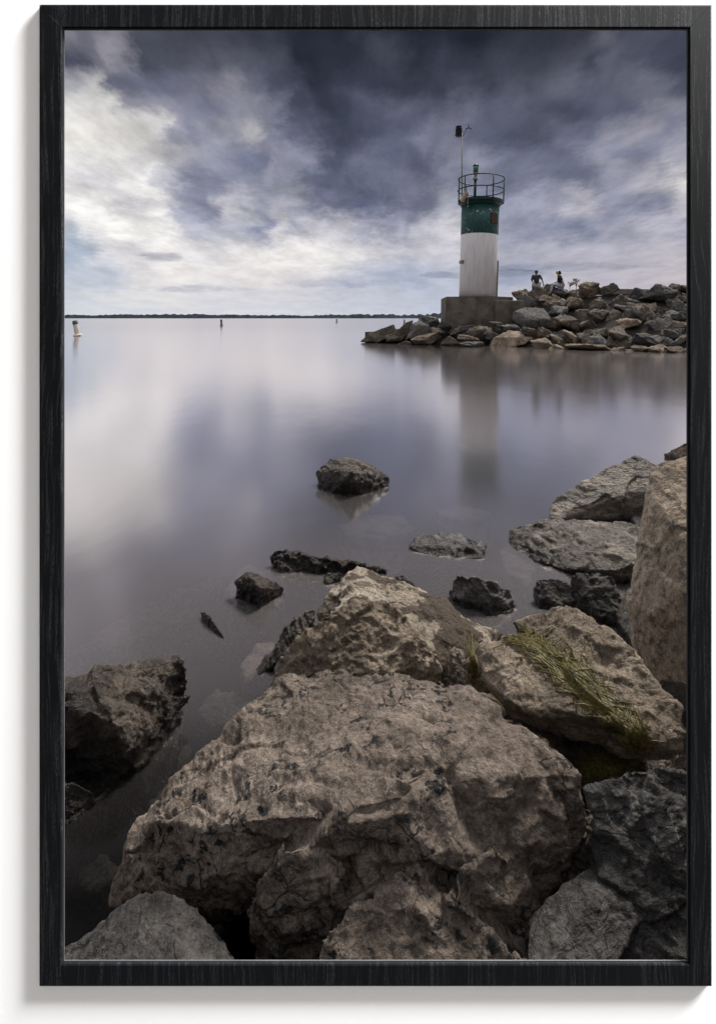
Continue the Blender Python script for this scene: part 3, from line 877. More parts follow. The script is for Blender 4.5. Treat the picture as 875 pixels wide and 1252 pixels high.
TANSLAB = place_rock('boulder', [
    block([(581, 796, .40), (589, 787, .43), (613, 779, .45), (648, 770, .47), (690, 800, .48), (735, 846, .45), (760, 880, .42), (742, 884, .41), (697, 868, .415), (675, 867, .41), (661, 877, .38), (628, 860, .375), (598, 837, .365)], zb=0.27, shrink=0.80, push=(0.03, 0.07, 0)),
    block([(625, 759, .45), (650, 753, .48), (683, 739, .53), (697, 743, .54), (727, 761, .545), (756, 778, .54), (779, 801, .52), (790, 820, .49), (832, 862, .45), (843, 895, .42), (835, 920, .37), (790, 912, .38), (750, 880, .42), (700, 830, .47)], zb=0.24, shrink=0.80, push=(0.02, 0.08, 0)),
    block([(640, 800, .30), (700, 790, .32), (760, 830, .32), (800, 870, .3), (740, 850, .28), (660, 830, .28)], zb=-0.1, shrink=0.8, push=(0.03, 0.1, 0))],
    M_TAN, 'tan slab boulder with green weed draped across it, right of centre', 0.005, 23, cat='boulder', size=0.55, lump=0.015, chip=0.018, ledge=0.012, fine=0.008, smooth=1, facet=0.022)
place_rock('rock', [block([(545, 810, .36), (549, 796, .39), (554, 789, .40), (563, 792, .39), (572, 801, .36), (570, 820, .33), (566, 838, .30), (550, 828, .32)], zb=0.1)],
           M_PATCH, 'small pale upright stone left of the dark green weed', 0.004, 24, size=0.15, lump=0.02)
place_rock('boulder', [block([(719, 962, .42), (745, 947, .44), (774, 934, .46), (803, 936, .47), (842, 945, .47), (930, 960, .45), (930, 1200, .2), (842, 1190, .22), (760, 1190, .197), (725, 985, .38), (758, 1018, .36), (790, 1080, .281), (800, 1000, .40)], zb=-0.3, shrink=0.95)],
           M_GREY, 'rough dark grey boulder at the lower right corner of the frame', 0.0045, 25, cat='boulder', size=0.5, lump=0.03, chip=0.025, ledge=0.018, fine=0.009, facet=0.03)
place_rock('boulder', [block([(648, 1124, .22), (668, 1098, .247), (701, 1073, .273), (734, 1047, .292), (761, 1034, .300), (784, 1044, .305), (802, 1066, .297), (796, 1092, .28), (775, 1136, .256), (752, 1180, .239), (740, 1210, .226), (648, 1210, .226), (645, 1150, .219), (715, 1110, .30)], zb=-0.2, shrink=0.92)],
           M_GREY, 'grey wedge shaped slab with a sharp pale top edge at lower right', 0.004, 26, cat='boulder', size=0.32, lump=0.012, chip=0.012, ledge=0.014, fine=0.006, smooth=1, facet=0.014)
place_rock('rock', [block([(690, 1002, .324), (712, 985, .34), (735, 990, .33), (752, 1012, .303), (762, 1036, .274), (735, 1052, .251), (702, 1062, .231)], zb=0.0)],
           M_DARK, 'dark jagged rock jammed between the huge boulder and the rough grey boulder', 0.004, 27, size=0.2, chip=0.05, ledge=0.04)
place_rock('rock', [block([(815, 935, .46), (826, 924, .48), (845, 918, .49), (870, 925, .48), (870, 950, .42), (820, 948, .42)], zb=0.1)],
           M_TAUPE, 'small brown rock between the tan weedy slab and the rough grey boulder', 0.004, 28, size=0.15)
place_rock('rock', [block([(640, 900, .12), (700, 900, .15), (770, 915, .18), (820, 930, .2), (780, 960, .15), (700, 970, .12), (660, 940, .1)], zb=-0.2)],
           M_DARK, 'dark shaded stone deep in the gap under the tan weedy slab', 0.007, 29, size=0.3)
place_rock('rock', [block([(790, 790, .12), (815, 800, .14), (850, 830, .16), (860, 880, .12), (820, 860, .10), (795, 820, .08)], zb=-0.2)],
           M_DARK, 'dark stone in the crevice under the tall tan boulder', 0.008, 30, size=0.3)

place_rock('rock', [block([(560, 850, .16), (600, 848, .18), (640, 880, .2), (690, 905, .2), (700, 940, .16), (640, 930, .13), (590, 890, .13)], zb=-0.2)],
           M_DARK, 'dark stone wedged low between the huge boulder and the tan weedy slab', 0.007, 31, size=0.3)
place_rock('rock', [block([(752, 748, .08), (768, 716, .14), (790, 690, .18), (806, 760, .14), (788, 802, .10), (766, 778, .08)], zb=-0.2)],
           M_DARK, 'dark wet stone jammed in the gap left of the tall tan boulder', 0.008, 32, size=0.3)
# submerged stones seen through the water
M_SUB = rock_mat('drowned_stone', (0.07, 0.058, 0.046), (0.15, 0.122, 0.098), (0.24, 0.20, 0.165), spots=0.1, wet=0.0)
SUB = [
    ([(532, 621, -.05), (560, 617, -.04), (590, 621, -.04), (600, 629, -.06), (570, 636, -.08), (542, 633, -.08)], M_TAN, 'pale flat stone under the water left of the pointed slab'),
    ([(412, 640, -.08), (450, 628, -.07), (490, 632, -.07), (512, 645, -.09), (470, 660, -.10), (425, 655, -.10)], M_TAN, 'broad tan stone under the water in front of the lone dark rock'),
    ([(292, 812, -.05), (310, 790, -.04), (335, 783, -.03), (345, 800, -.04), (325, 822, -.05), (300, 832, -.06)], M_TAN, 'pale slab under the water beside the thin flaky slab'),
    ([(80, 800, -.34), (140, 760, -.32), (230, 715, -.32), (275, 700, -.32), (240, 750, -.35), (150, 790, -.36)], M_TAUPE, 'long brown stone under the water left of the angular brown rock'),
    ([(240, 870, -.22), (265, 838, -.20), (310, 850, -.20), (300, 880, -.24), (260, 890, -.25)], M_TAUPE, 'brown stone under the water behind the huge boulder'),
    ([(610, 672, -.06), (630, 662, -.05), (655, 688, -.05), (645, 715, -.07), (620, 700, -.08)], M_TAN, 'tan stone under the water below the wide low slab'),
    ([(180, 985, -.30), (215, 915, -.28), (235, 905, -.28), (215, 960, -.32), (190, 1000, -.33)], M_GREY, 'grey stone under the water between the wet boulder and the huge boulder'),
    ([(90, 1060, -.36), (130, 1040, -.34), (150, 1060, -.36), (120, 1090, -.38), (95, 1085, -.38)], M_GREY, 'grey stone under the dark water at lower left'),
    ([(300, 690, -.12), (340, 700, -.10), (350, 715, -.11), (330, 745, -.13), (290, 750, -.14), (275, 720, -.13)], M_TAUPE, 'brown stone under the water around the angular brown rock'),
]
for i, (pts, m, lab) in enumerate(SUB):
    pts = [(a_, b_, c_ * 0.5) for a_, b_, c_ in pts]; m = M_SUB
    place_rock('submerged_rock', [block(pts, zb=-0.35, shrink=1.0)], m, lab, 0.011, 60 + i, cat='rock', group='stones under the water', size=0.35, lump=0.02)

# ------------------------------------------------------------------ weed
def weed_mat():
    m, t, b = new_mat('green_weed')
    tc = t.n.new('ShaderNodeTexCoord')
    n = t.noise(tc.outputs['Object'], 110, 3, 0.7)
    t.set(b.inputs['Base Color'], t.ramp(n, [(0.3, (0.010, 0.009, 0.002)), (0.47, (0.085, 0.070, 0.011)), (0.60, (0.18, 0.145, 0.028)), (0.78, (0.27, 0.22, 0.11))]))
    b.inputs['Roughness'].default_value = 0.5
    return m
M_WEED = weed_mat()
bpy.context.view_layer.update()
def bvh_of(obs):
    vs_, fs_ = [], []
    for o in obs:
        k = len(vs_)
        mw = o.matrix_world
        vs_ += [mw @ v.co for v in o.data.vertices]
        fs_ += [[k + i for i in p.vertices] for p in o.data.polygons]
    return BVHTree.FromPolygons(vs_, fs_)
rocks_now = [o for o in COL.objects if o.type == 'MESH' and o.get('category') in ('rock', 'boulder')]
BV = bvh_of(rocks_now)
def ground(px, py):
    d = Vector(((px - CX) / F, 1.0, -(py - HZ) / F)).normalized()
    h = BV.ray_cast(Vector((0, 0.9 * d.y, H)) + d * 0.0 if False else Vector((0, 0, H)) + d * 1.0, d)
    return h[0], h[1]
def weed(path, width, n, seed, label, ln=(18, 46), jit=0.5, lift=0.006, rad=0.0013, group=None):
    rng = random.Random(seed)
    bm = bmesh.new()
    seglen = [math.dist(a, b) for a, b in zip(path, path[1:])]
    tot = sum(seglen)
    for _ in range(n):
        s = rng.random() * tot
        for a, b, L in zip(path, path[1:], seglen):
            if s <= L: break
            s -= L
        f = s / L
        wl = width(((a[0] + (b[0] - a[0]) * f), (a[1] + (b[1] - a[1]) * f))) if callable(width) else width
        ang0 = math.atan2(b[1] - a[1], b[0] - a[0])
        off = (rng.uniform(-0.85, 0.85) if rng.random() < .975 else rng.gauss(0, .8)) * wl
        x = a[0] + (b[0] - a[0]) * f - math.sin(ang0) * off
        y = a[1] + (b[1] - a[1]) * f + math.cos(ang0) * off
        ang = ang0 + rng.gauss(0, jit) + (math.pi if rng.random() < .5 else 0)
        L2 = rng.uniform(*ln)
        pc = ground(a[0] + (b[0] - a[0]) * f, a[1] + (b[1] - a[1]) * f)[0]
        p0 = ground(x, y)[0]
        if pc is None or p0 is None or (p0 - pc).length > 0.11: continue
        cv = rng.gauss(0, 0.11)
        pts = []
        lf = lift * rng.random() ** 1.5 * (1 - min(1, abs(off) / (wl + 1)) * 0.6)
        last = None
        for k in range(6):
            p, nn = ground(x, y)
            if p is None: break
            if last is not None and (p - last).length > 0.05: break
            q = p + Vector((0, 0, 1)) * (lf + 0.0012) * (1.0 - 0.5 * (k / 5)) + nn * 0.0012
            pts.append(q); last = p
            x += math.cos(ang) * L2 / 5; y += math.sin(ang) * L2 / 5
            ang += cv + rng.gauss(0, 0.12)
        if len(pts) >= 3:
            r0 = rad * rng.uniform(0.6, 1.5)
            m = len(pts)
            add_tube(bm, pts, [r0 * (1.0 - 0.75 * abs(2 * i / (m - 1) - 1)) for i in range(m)], 4)
    o = link('seaweed', bm_mesh('seaweed', bm, True), M_WEED)
    tag(o, label, 'seaweed', group)
    return o
weed([(612, 772), (640, 780), (662, 795), (690, 818), (715, 842), (738, 864), (760, 885), (776, 905), (786, 932)], lambda p: 5 + 10 * min(1, max(0, (p[0] - 610) / 100)), 1500, 5,
     'long strip of green weed draped over the tan slab boulder', ln=(24, 60), lift=0.005, jit=0.14, rad=0.0021)
weed([(575, 800), (576, 820), (586, 838), (604, 856)], 11, 260, 6, 'dark green weed hanging between the pale upright stone and the tan slab', lift=0.006, jit=0.3, rad=0.002)
weed([(712, 940), (735, 938), (760, 930), (785, 925)], 12, 380, 8, 'tangle of weed in the shaded gap under the tan slab boulder', lift=0.006, jit=0.9, rad=0.0014)

# ------------------------------------------------------------------ breakwater
def water_y(px):
    pyw = 419 + (px - 440) * (431 - 419) / 401.0
    return H * F / (pyw - HZ)
RV = []
def make_variants():
    rng = random.Random(11)
    for k in range(16):
        pts = []
        n = rng.randint(8, 11)
        for i in range(n):
            v = Vector((rng.gauss(0, 1), rng.gauss(0, 1), rng.gauss(0, 1))).normalized()
            pts.append(Vector((v.x * 0.58, v.y * 0.55, v.z * 0.5)) * rng.uniform(0.86, 1.08))
        me = rough_rock([pts], 0.045, 200 + k, 1.0, lump=0.02, chip=0.02, ledge=0.025, ledge_k=5, crack=0.012, fine=0.008, smooth=0, facet=0.05,
                        strata=(rng.uniform(-.5, .5), rng.uniform(-.5, .5), 1))
        me.name = 'breakwater_boulder'
        RV.append(me)
make_variants()
FM = {'tan': F_TAN, 'brown': F_BROWN, 'grey': F_GREY, 'dark': F_DARK}
VM = {}
def variant(k, colr):
    key = (k, colr)
    if key not in VM:
        me = RV[k] if not any(x[0] == k for x in VM) else RV[k].copy()
        me.materials.clear(); me.materials.append(FM[colr])
        VM[key] = me
    return VM[key]
GRP = 'boulders heaped on the breakwater'
def pile_rock(px, py, wpx, hpx, depth_off, colr, label, seed, rot=None, tilt=0.25, k=None):
    """A boulder whose middle stands `depth_off` metres up the bank from the waterline."""
    rng = random.Random(seed)
    Y = water_y(px) + depth_off
    c = at(px, py, Y)
    s = Y / F
    k = rng.randrange(len(RV)) if k is None else k
    o = bpy.data.objects.new('breakwater_boulder', variant(k, colr))
    COL.objects.link(o)
    o.location = c
    o.scale = (wpx * s / 1.02, wpx * s * rng.uniform(0.8, 1.05), hpx * s / 0.88)
    o.rotation_euler = (rng.gauss(0, tilt * .6), rng.gauss(0, tilt * .7) if rot is None else rot, rng.uniform(-0.5, 0.5))
    tag(o, label, 'boulder', GRP)
    return o
ORD = ['first', 'second', 'third', 'fourth', 'fifth', 'sixth', 'seventh', 'eighth', 'ninth', 'tenth', 'eleventh', 'twelfth', 'thirteenth', 'fourteenth', 'fifteenth', 'sixteenth', 'seventeenth', 'eighteenth', 'nineteenth', 'twentieth'] + ['twenty ' + q_ for q_ in ('first', 'second', 'third', 'fourth', 'fifth')]
COURSE = ['waterline', 'second', 'third', 'fourth', 'fifth', 'sixth', 'seventh', 'top']
HAND = [
    # px, py, w, h, depth, colour, label, rot
    (692, 398, 36, 30, 2.0, 'brown', 'dark brown block right of the largest blue grey block', -0.3),
    (525, 393, 26, 15, 2.0, 'grey', 'grey boulder behind the tip, left of the lighthouse plinth', 0.1),
    (543, 397, 22, 14, 1.8, 'dark', 'dark boulder under the left corner of the lighthouse plinth', 0.2),
    (554, 404, 36, 18, 1.1, 'grey', 'grey pyramid boulder under the lighthouse plinth', 0.1),
    (588, 406, 34, 27, 1.0, 'brown', 'brown upright boulder under the middle of the lighthouse plinth', 0.3),
    (521, 415, 40, 13, 0.2, 'tan', 'flat tan slab at the waterline near the breakwater tip', -0.2),
    (550, 417, 28, 17, 0.2, 'brown', 'squat brown boulder at the waterline left of the tan ledge', 0.2),
    (574, 414, 30, 12, 0.3, 'tan', 'small tan boulder at the waterline under the plinth', 0.1),
    (577, 422, 34, 9, -0.4, 'grey', 'low grey stone awash at the waterline under the plinth', 0.0),
    (660, 419, 32, 13, -0.1, 'tan', 'low tan boulder next to the broad tan boulder at the waterline', 0.1),
    (622, 402, 34, 14, 1.4, 'grey', 'flat grey boulder between the plinth and the waterline', 0.1),
    (659, 354, 22, 14, 6.0, 'brown', 'brown boulder under the left seated person', 0.1),
    (686, 357, 24, 15, 5.6, 'grey', 'grey boulder under the right seated person', 0.1),
    (720, 355, 28, 20, 5.4, 'tan', 'tan crest boulder right of the dry weeds', 0.1),
    (742, 354, 26, 17, 5.5, 'brown', 'brown crest boulder left of the concrete walkway', -0.1),
    (800, 358, 44, 25, 5.0, 'grey', 'large grey crest boulder in front of the concrete walkway', 0.1),
    (642, 371, 22, 26, 4.2, 'grey', 'upright grey boulder just right of the plinth top', 0.3),
    (697, 372, 26, 24, 4.0, 'tan', 'tan block below the right seated person', -0.3),
    (730, 368, 30, 18, 4.4, 'grey', 'pale grey flat block below the tan crest boulder', 0.15),
    (790, 416, 40, 17, 0.6, 'dark', 'black pointed block near the waterline on the right', 0.2),
    (752, 407, 34, 25, 1.2, 'brown', 'brown slanted block in the lower right of the breakwater', 0.5),
    (716, 424, 58, 12, -0.1, 'tan', 'long tan ledge stone at the waterline below the brown blocks', 0.08),
    (607, 427, 40, 5, -0.7, 'grey', 'thin pale stone lying awash before the broad tan boulder', 0.0),
]
hand_px = [(651, 389, 50, 31), (625, 414, 56, 23)]
for i, (px, py, wp, hp, dp, cl, lab, rt) in enumerate(HAND):
    pile_rock(px, py, wp, hp, dp, cl, lab, 300 + i, rot=rt, tilt=0.2)
    hand_px.append((px, py, wp, hp))
def far_block(pts, off, thick, mat, label, seed):
    """A breakwater block whose visible outline and arrises are given as (photo x, photo y, metres nearer)."""
    mx_p = sum(p[0] for p in pts) / len(pts)
    Y0 = water_y(mx_p) + off
    front = [at(p[0], p[1], Y0 - p[2]) for p in pts]
    c = sum(front, Vector()) / len(front)
    rear = [c + (p - c) * 0.72 + Vector((0, thick, -0.15)) for p in front]
    place_rock('breakwater_boulder', [front + rear], mat, label, 0.05, seed, cat='boulder', group=GRP, size=1.4,
               lump=0.01, chip=0.010, ledge=0.012, crack=0.008, fine=0.006, smooth=0, facet=0.022)
far_block([(628, 381, .2), (645, 375, -.5), (664, 377, -.6), (676, 389, -.1), (650, 391, .55), (668, 390, .5), (675, 402, .1), (662, 407, .3), (640, 403, .4), (627, 391, .3)], 2.3, 1.5, F_GREY, 'largest blue grey block beside the lighthouse plinth', 701)
far_block([(440, 418, 0), (449, 409, .1), (468, 401, .1), (482, 396, 0), (484, 402, 0), (477, 413, .2), (460, 419, .3)], 0.5, 1.2, F_BROWN, 'long tilted boulder at the left tip of the breakwater', 702)
far_block([(471, 418, .1), (481, 407, .2), (497, 394, .1), (505, 391, 0), (502, 404, .1), (490, 417, .2)], 0.9, 1.0, F_BROWN, 'leaning brown boulder second from the breakwater tip', 703)
far_block([(497, 414, .1), (503, 397, .1), (513, 390, -.2), (526, 398, 0), (527, 409, 0), (511, 415, .2), (514, 397, .4)], 1.1, 1.2, F_GREY, 'pale grey boulder third from the breakwater tip', 704)
far_block([(598, 426, .1), (603, 413, .1), (622, 404, -.3), (645, 406, -.3), (654, 413, 0), (641, 421, .3), (620, 427, .4), (630, 412, .3)], 0.5, 1.6, F_TAN, 'broad tan boulder at the waterline right of the plinth', 705)
rng = random.Random(42)
rows_py = [428, 419, 409, 399, 389, 379, 369, 359]
for r, pyr in enumerate(rows_py):
    x = (660 if r < 1 else 640 if r < 4 else 630) + rng.uniform(-4, 8)
    n = 0
    items = []
    while x < 882:
        wp = rng.uniform(17, 29) if r > 0 else rng.uniform(16, 34)
        hp = wp * rng.uniform(0.62, 0.86) if r > 0 else wp * rng.uniform(0.35, 0.55)
        cx_ = x + wp / 2
        cy_ = pyr + rng.uniform(-3, 3)
        free = True
        for (hx, hy, hw, hh) in hand_px:
            if abs(cx_ - hx) < hw * 0.42 and abs(cy_ - hy) < hh * 0.40:
                free = False
        if free and not (r == 7 and 742 < cx_ < 770):
            items.append((cx_, cy_, wp, hp))
        x += wp * 0.68
    for n, (cx_, cy_, wp, hp) in enumerate(items):
        cl = rng.choice(['tan', 'tan', 'brown', 'brown', 'brown', 'grey', 'grey', 'dark'] if r > 0 else ['tan', 'tan', 'brown'])
        word = {'tan': 'tan', 'brown': 'brown', 'grey': 'grey', 'dark': 'blackish'}[cl]
        sz = 'small' if wp < 20.5 else 'mid sized' if wp < 25.5 else 'large'
        crs = 'waterline course' if r == 0 else 'crest course' if r == 7 else COURSE[r] + ' course above the water'
        pile_rock(cx_, cy_, wp * 1.14, hp * 1.2, r * 0.78 + (-0.2 if r == 0 else 0.1), cl,
                  f'{sz} {word} boulder in the {crs}, {ORD[len(items) - 1 - n]} from the right end', 500 + r * 40 + n)
# smaller rubble left of the plinth, at the waterline
for i, (px, py, wp, hp, dp, cl, lab) in enumerate([
    (478, 413, 22, 9, 0.4, 'brown', 'small brown stone at the waterline behind the tip boulder'),
    (497, 419, 26, 7, -0.1, 'brown', 'thin brown stone at the waterline between tip boulder and tan slab'),
    (535, 404, 18, 14, 1.4, 'brown', 'small brown stone right of the pale grey tip boulder'),
    (537, 424, 22, 6, -0.5, 'grey', 'flat grey stone awash near the breakwater tip'),
    (571, 402, 20, 13, 1.5, 'dark', 'small blackish stone between the two boulders under the plinth'),
    (606, 398, 22, 12, 2.0, 'brown', 'small brown stone under the right half of the plinth'),
    (600, 411, 18, 13, 0.9, 'dark', 'small blackish stone left of the broad tan boulder'),
    (646, 406, 22, 12, 1.1, 'brown', 'small brown stone under the largest blue grey block'),
    (668, 408, 26, 13, 1.2, 'brown', 'small brown stone between the blue grey block and the tan ledge'),
    (622, 375, 20, 14, 3.8, 'dark', 'small blackish stone against the right side of the plinth'),
    (664, 366, 28, 15, 5.0, 'brown', 'brown boulder just below the left seated person'),
    (680, 381, 26, 20, 3.0, 'grey', 'grey boulder above the dark brown block'),
]):
    pile_rock(px, py, wp, hp, dp, cl, lab, 900 + i)

# rubble core under the boulders
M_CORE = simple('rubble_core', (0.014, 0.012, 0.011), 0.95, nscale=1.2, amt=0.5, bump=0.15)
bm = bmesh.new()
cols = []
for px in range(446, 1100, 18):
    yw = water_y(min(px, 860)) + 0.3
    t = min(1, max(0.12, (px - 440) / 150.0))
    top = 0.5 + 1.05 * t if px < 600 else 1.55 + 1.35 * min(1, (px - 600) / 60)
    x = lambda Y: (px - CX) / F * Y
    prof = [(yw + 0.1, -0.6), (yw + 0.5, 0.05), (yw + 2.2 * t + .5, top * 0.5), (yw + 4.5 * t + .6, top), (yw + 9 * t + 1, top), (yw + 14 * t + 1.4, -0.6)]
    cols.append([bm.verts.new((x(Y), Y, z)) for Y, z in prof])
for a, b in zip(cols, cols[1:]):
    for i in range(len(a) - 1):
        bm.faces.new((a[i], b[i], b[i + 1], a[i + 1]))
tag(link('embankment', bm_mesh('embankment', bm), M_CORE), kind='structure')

# concrete walkway on the crest
M_CONC = simple('weathered_concrete', (0.20, 0.175, 0.15), 0.9, nscale=3.0, amt=0.45, bump=0.02)
bm = bmesh.new()
a, b = at(738, 353, 33.5), at(1050, 357, 31.0)
for (p, q) in ((a, b),):
    d = (q - p).normalized(); nrm = Vector((-d.y, d.x, 0)).normalized()
    vtx = []
    for base in (p, q):
        for off, dz_ in ((0, 0), (0, -0.32), (2.2, -0.32), (2.2, 0)):
            vtx.append(bm.verts.new(base + nrm * off + Vector((0, 0, dz_))))
    for i in range(4):
        bm.faces.new((vtx[i], vtx[(i + 1) % 4], vtx[4 + (i + 1) % 4], vtx[4 + i]))
    bm.faces.new(vtx[:4]); bm.faces.new(vtx[4:])
tag(link('path', bm_mesh('path', bm), M_CONC), kind='structure')

# ------------------------------------------------------------------ lighthouse
YT = 33.2
S = YT / F
def px2z(py): return H + (HZ - py) * S
base_z = px2z(363.5)
cx_t = (583.0 - CX) * S
LH = empty('lighthouse', (cx_t, YT, base_z))
tag(LH, 'short round white and green lighthouse on a concrete plinth at the breakwater end', 'lighthouse')

def tower_paint(name, base, chip_col, chip_amt, stain):
    m, t, b = new_mat(name)
    tc = t.n.new('ShaderNodeTexCoord')
    v = tc.outputs['Object']
    streak = t.noise(t.vmath('MULTIPLY', v, (3.0, 3.0, 0.5)), 1.6, 6, 0.65)
    col = t.mix(t.maprange(streak, 0.45, 0.75, 0, stain), (*base, 1), tuple(c * 0.62 for c in base) + (1,))
    rust = t.noise(t.vmath('MULTIPLY', v, (1.0, 1.0, 0.6)), 3.2, 6, 0.7)
    col = t.mix(t.maprange(rust, 0.66, 0.74, 0, 0.5), col, (0.33, 0.22, 0.12, 1))
    ch = t.noise(v, 5.0, 5, 0.7)
    col = t.mix(t.maprange(ch, 1.0 - chip_amt, 1.02 - chip_amt), col, (*chip_col, 1))
    t.set(b.inputs['Base Color'], col)
    b.inputs['Roughness'].default_value = 0.55
    t.set(b.inputs['Normal'], t.bump(t.noise(v, 4.0, 5, 0.6), 0.3, 0.02))
    return m
M_WHITE = tower_paint('white_tower_paint', (0.80, 0.78, 0.81), (0.4, 0.3, 0.2), 0.22, 0.6)
M_GREEN = tower_paint('green_tower_paint', (0.003, 0.056, 0.054), (0.75, 0.73, 0.72), 0.375, 0.5)
M_GREEN2 = simple('green_rail_paint', (0.003, 0.030, 0.029), 0.5, amt=0.3)
M_BLACK = simple('black_metal', (0.012, 0.012, 0.014), 0.5)
M_STEEL = simple('dull_steel', (0.22, 0.21, 0.20), 0.5, metal=0.3)
M_GLASSY = simple('green_lens', (0.02, 0.10, 0.085), 0.15, spec=0.7)
M_BEIGE = simple('beige_enclosure', (0.46, 0.38, 0.27), 0.6)
M_RUST = simple('rusty_plate', (0.06, 0.035, 0.025), 0.8)

TILT = R(2.0)
def lh(name, bm, mat, smooth=False, tilt=True, parent=None):
    o = link(name, bm_mesh(name, bm, smooth), mat, parent or LH)
    if tilt and parent is None:
        o.rotation_euler = (0, TILT, 0)
    return o
hz = lambda py: (363.5 - py) * S          # height above the plinth for a photo row
rb, rt_ = 21.9 * S, 22.3 * S
bm = bmesh.new()
z_band, z_top = hz(288), hz(253)
add_lathe(bm, [(0, 0.0), (rb, 0.0), (rb + (rt_ - rb) * .68, z_band)], 64)
lh('tower_shaft', bm, M_WHITE, True)
bm = bmesh.new()
add_lathe(bm, [(rb + (rt_ - rb) * .68, z_band), (rb + (rt_ - rb) * .68 + .012, z_band + .01), (rt_ + .012, z_top), (0, z_top)], 64)
lh('green_band', bm, M_GREEN, True)
# gallery deck
rd = 27.0 * S
bm = bmesh.new()
add_lathe(bm, [(0, z_top + .01), (rt_ + .05, z_top + .01), (rd * .93, z_top + .16), (rd, z_top + .20), (rd, z_top + .36), (0, z_top + .36)], 64)
lh('gallery_deck', bm, M_GREEN2)
zd = z_top + 0.36
zr = hz(219.5)
rr = 27.5 * S
def ring_pts(r, z, n=64): return [(r * math.cos(2 * math.pi * k / n), r * math.sin(2 * math.pi * k / n), z) for k in range(n)]
rail_root = None
for z_ in (zr, zd + (zr - zd) * .48):
    bm = bmesh.new(); add_tube(bm, ring_pts(rr, z_), 0.036, 8, True)
    lh('gallery_rail', bm, M_GREEN2, True)
for ang in (R(-72), R(-5), R(62), R(118), R(187), R(214)):
    bm = bmesh.new(); x_, y_ = rr * math.cos(ang), rr * math.sin(ang)
    add_tube(bm, [(x_, y_, zd - .15), (x_, y_, zr)], 0.04, 8)
    lh('rail_post', bm, M_GREEN2, True)
# lantern on its post
lx = (579.0 - 587.0) * S
bm = bmesh.new(); add_tube(bm, [(lx, -0.2, zd), (lx, -0.2, hz(221))], 0.085, 12)
post = lh('lantern_post', bm, M_GREEN2, True)
bm = bmesh.new()
Mx = Matrix.Translation((lx, -0.2, hz(221)))
add_lathe(bm, [(0, 0), (.17, 0), (.17, .08), (.10, .12), (.09, .3), (.15, .36), (.16, .44)], 20, Mx)
lan = link('lantern', bm_mesh('lantern', bm, False), M_STEEL, post)
bm = bmesh.new()
add_lathe(bm, [(0, .43), (.15, .44), (.165, .5), (.165, .82), (.12, .88), (.0, .90)], 20, Mx)
link('lens', bm_mesh('lens', bm, True), M_GLASSY, post)
bm = bmesh.new()
add_lathe(bm, [(0, .88), (.18, .86), (.18, .92), (.08, .98), (0, 1.0)], 20, Mx)
link('lens_cap', bm_mesh('lens_cap', bm, False), M_BLACK, post)
# weather mast
mx_ = (565.5 - 587.0) * S
bm = bmesh.new(); add_tube(bm, [(mx_, -0.15, zd), (mx_ , -0.15, hz(164))], [0.045, 0.03], 8)
mast = lh('weather_mast', bm, M_STEEL, True, tilt=False)
mast.location = (0.12, 0, 0)
bm = bmesh.new()
zt = hz(168)
for k in range(6):
    add_lathe(bm, [(0.05, 0), (.21, 0.01), (.21, .05), (.05, .06)], 16, Matrix.Translation((mx_ - 0.20, -0.15, zt + .02 + k * .085)))
add_lathe(bm, [(0, 0), (.16, 0), (.16, .56), (.19, .58), (.19, .64), (0, .66)], 16, Matrix.Translation((mx_ - 0.20, -0.15, zt)))
add_tube(bm, [(mx_ - .34, -.15, zt + .1), (mx_ - .46, -.15, zt + .1)], .03, 6)
link('radiation_shield', bm_mesh('radiation_shield', bm), M_BLACK, mast)
bm = bmesh.new()
add_tube(bm, [(mx_ - .15, -.15, zt + .06), (mx_ + .06, -.15, zt + .04), (mx_ + .30, -.15, hz(158)), (mx_ + .42, -.15, hz(157.5))], .022, 6)
link('cross_arm', bm_mesh('cross_arm', bm, True), M_BLACK, mast)
bm = bmesh.new()
ax_, az_ = mx_ + .42, hz(157.5)
add_tube(bm, [(ax_, -.15, az_ - .05), (ax_, -.15, az_ + .24)], .02, 6)
for k in range(3):
    a_ = k * 2.09 + .4
    add_tube(bm, [(ax_, -.15, az_ - .02), (ax_ + .14 * math.cos(a_), -.15 + .14 * math.sin(a_), az_ - .02)], .012, 5)
    add_lathe(bm, [(0, -.05), (.05, -.03), (.055, .02), (0, .03)], 8, Matrix.Translation((ax_ + .15 * math.cos(a_), -.15 + .15 * math.sin(a_), az_ - .03)))
link('anemometer', bm_mesh('anemometer', bm), M_BLACK, mast)
# solar panel box strapped to the gallery edge
bm = bmesh.new()
pc = Vector(((563.0 - 587.0) * S, -rd * .72, hz(246)))
Mp = Matrix.Translation(pc) @ Matrix.Rotation(R(-28), 4, 'Z') @ Matrix.Rotation(R(24), 4, 'Y')
r_ = bmesh.ops.create_cube(bm, size=1.0, matrix=Mp @ Matrix.Diagonal((.20, .42, .62, 1)))
bmesh.ops.bevel(bm, geom=list(bm.edges), offset=.03, segments=2, affect='EDGES')
lh('equipment_box', bm, M_BEIGE)
bm = bmesh.new()
add_tube(bm, [pc + Vector((.22, -.05, -.42)), pc + Vector((.22, -.05, .25)), pc + Vector((.0, 0, .25))], .035, 6)
lh('box_bracket', bm, M_STEEL)
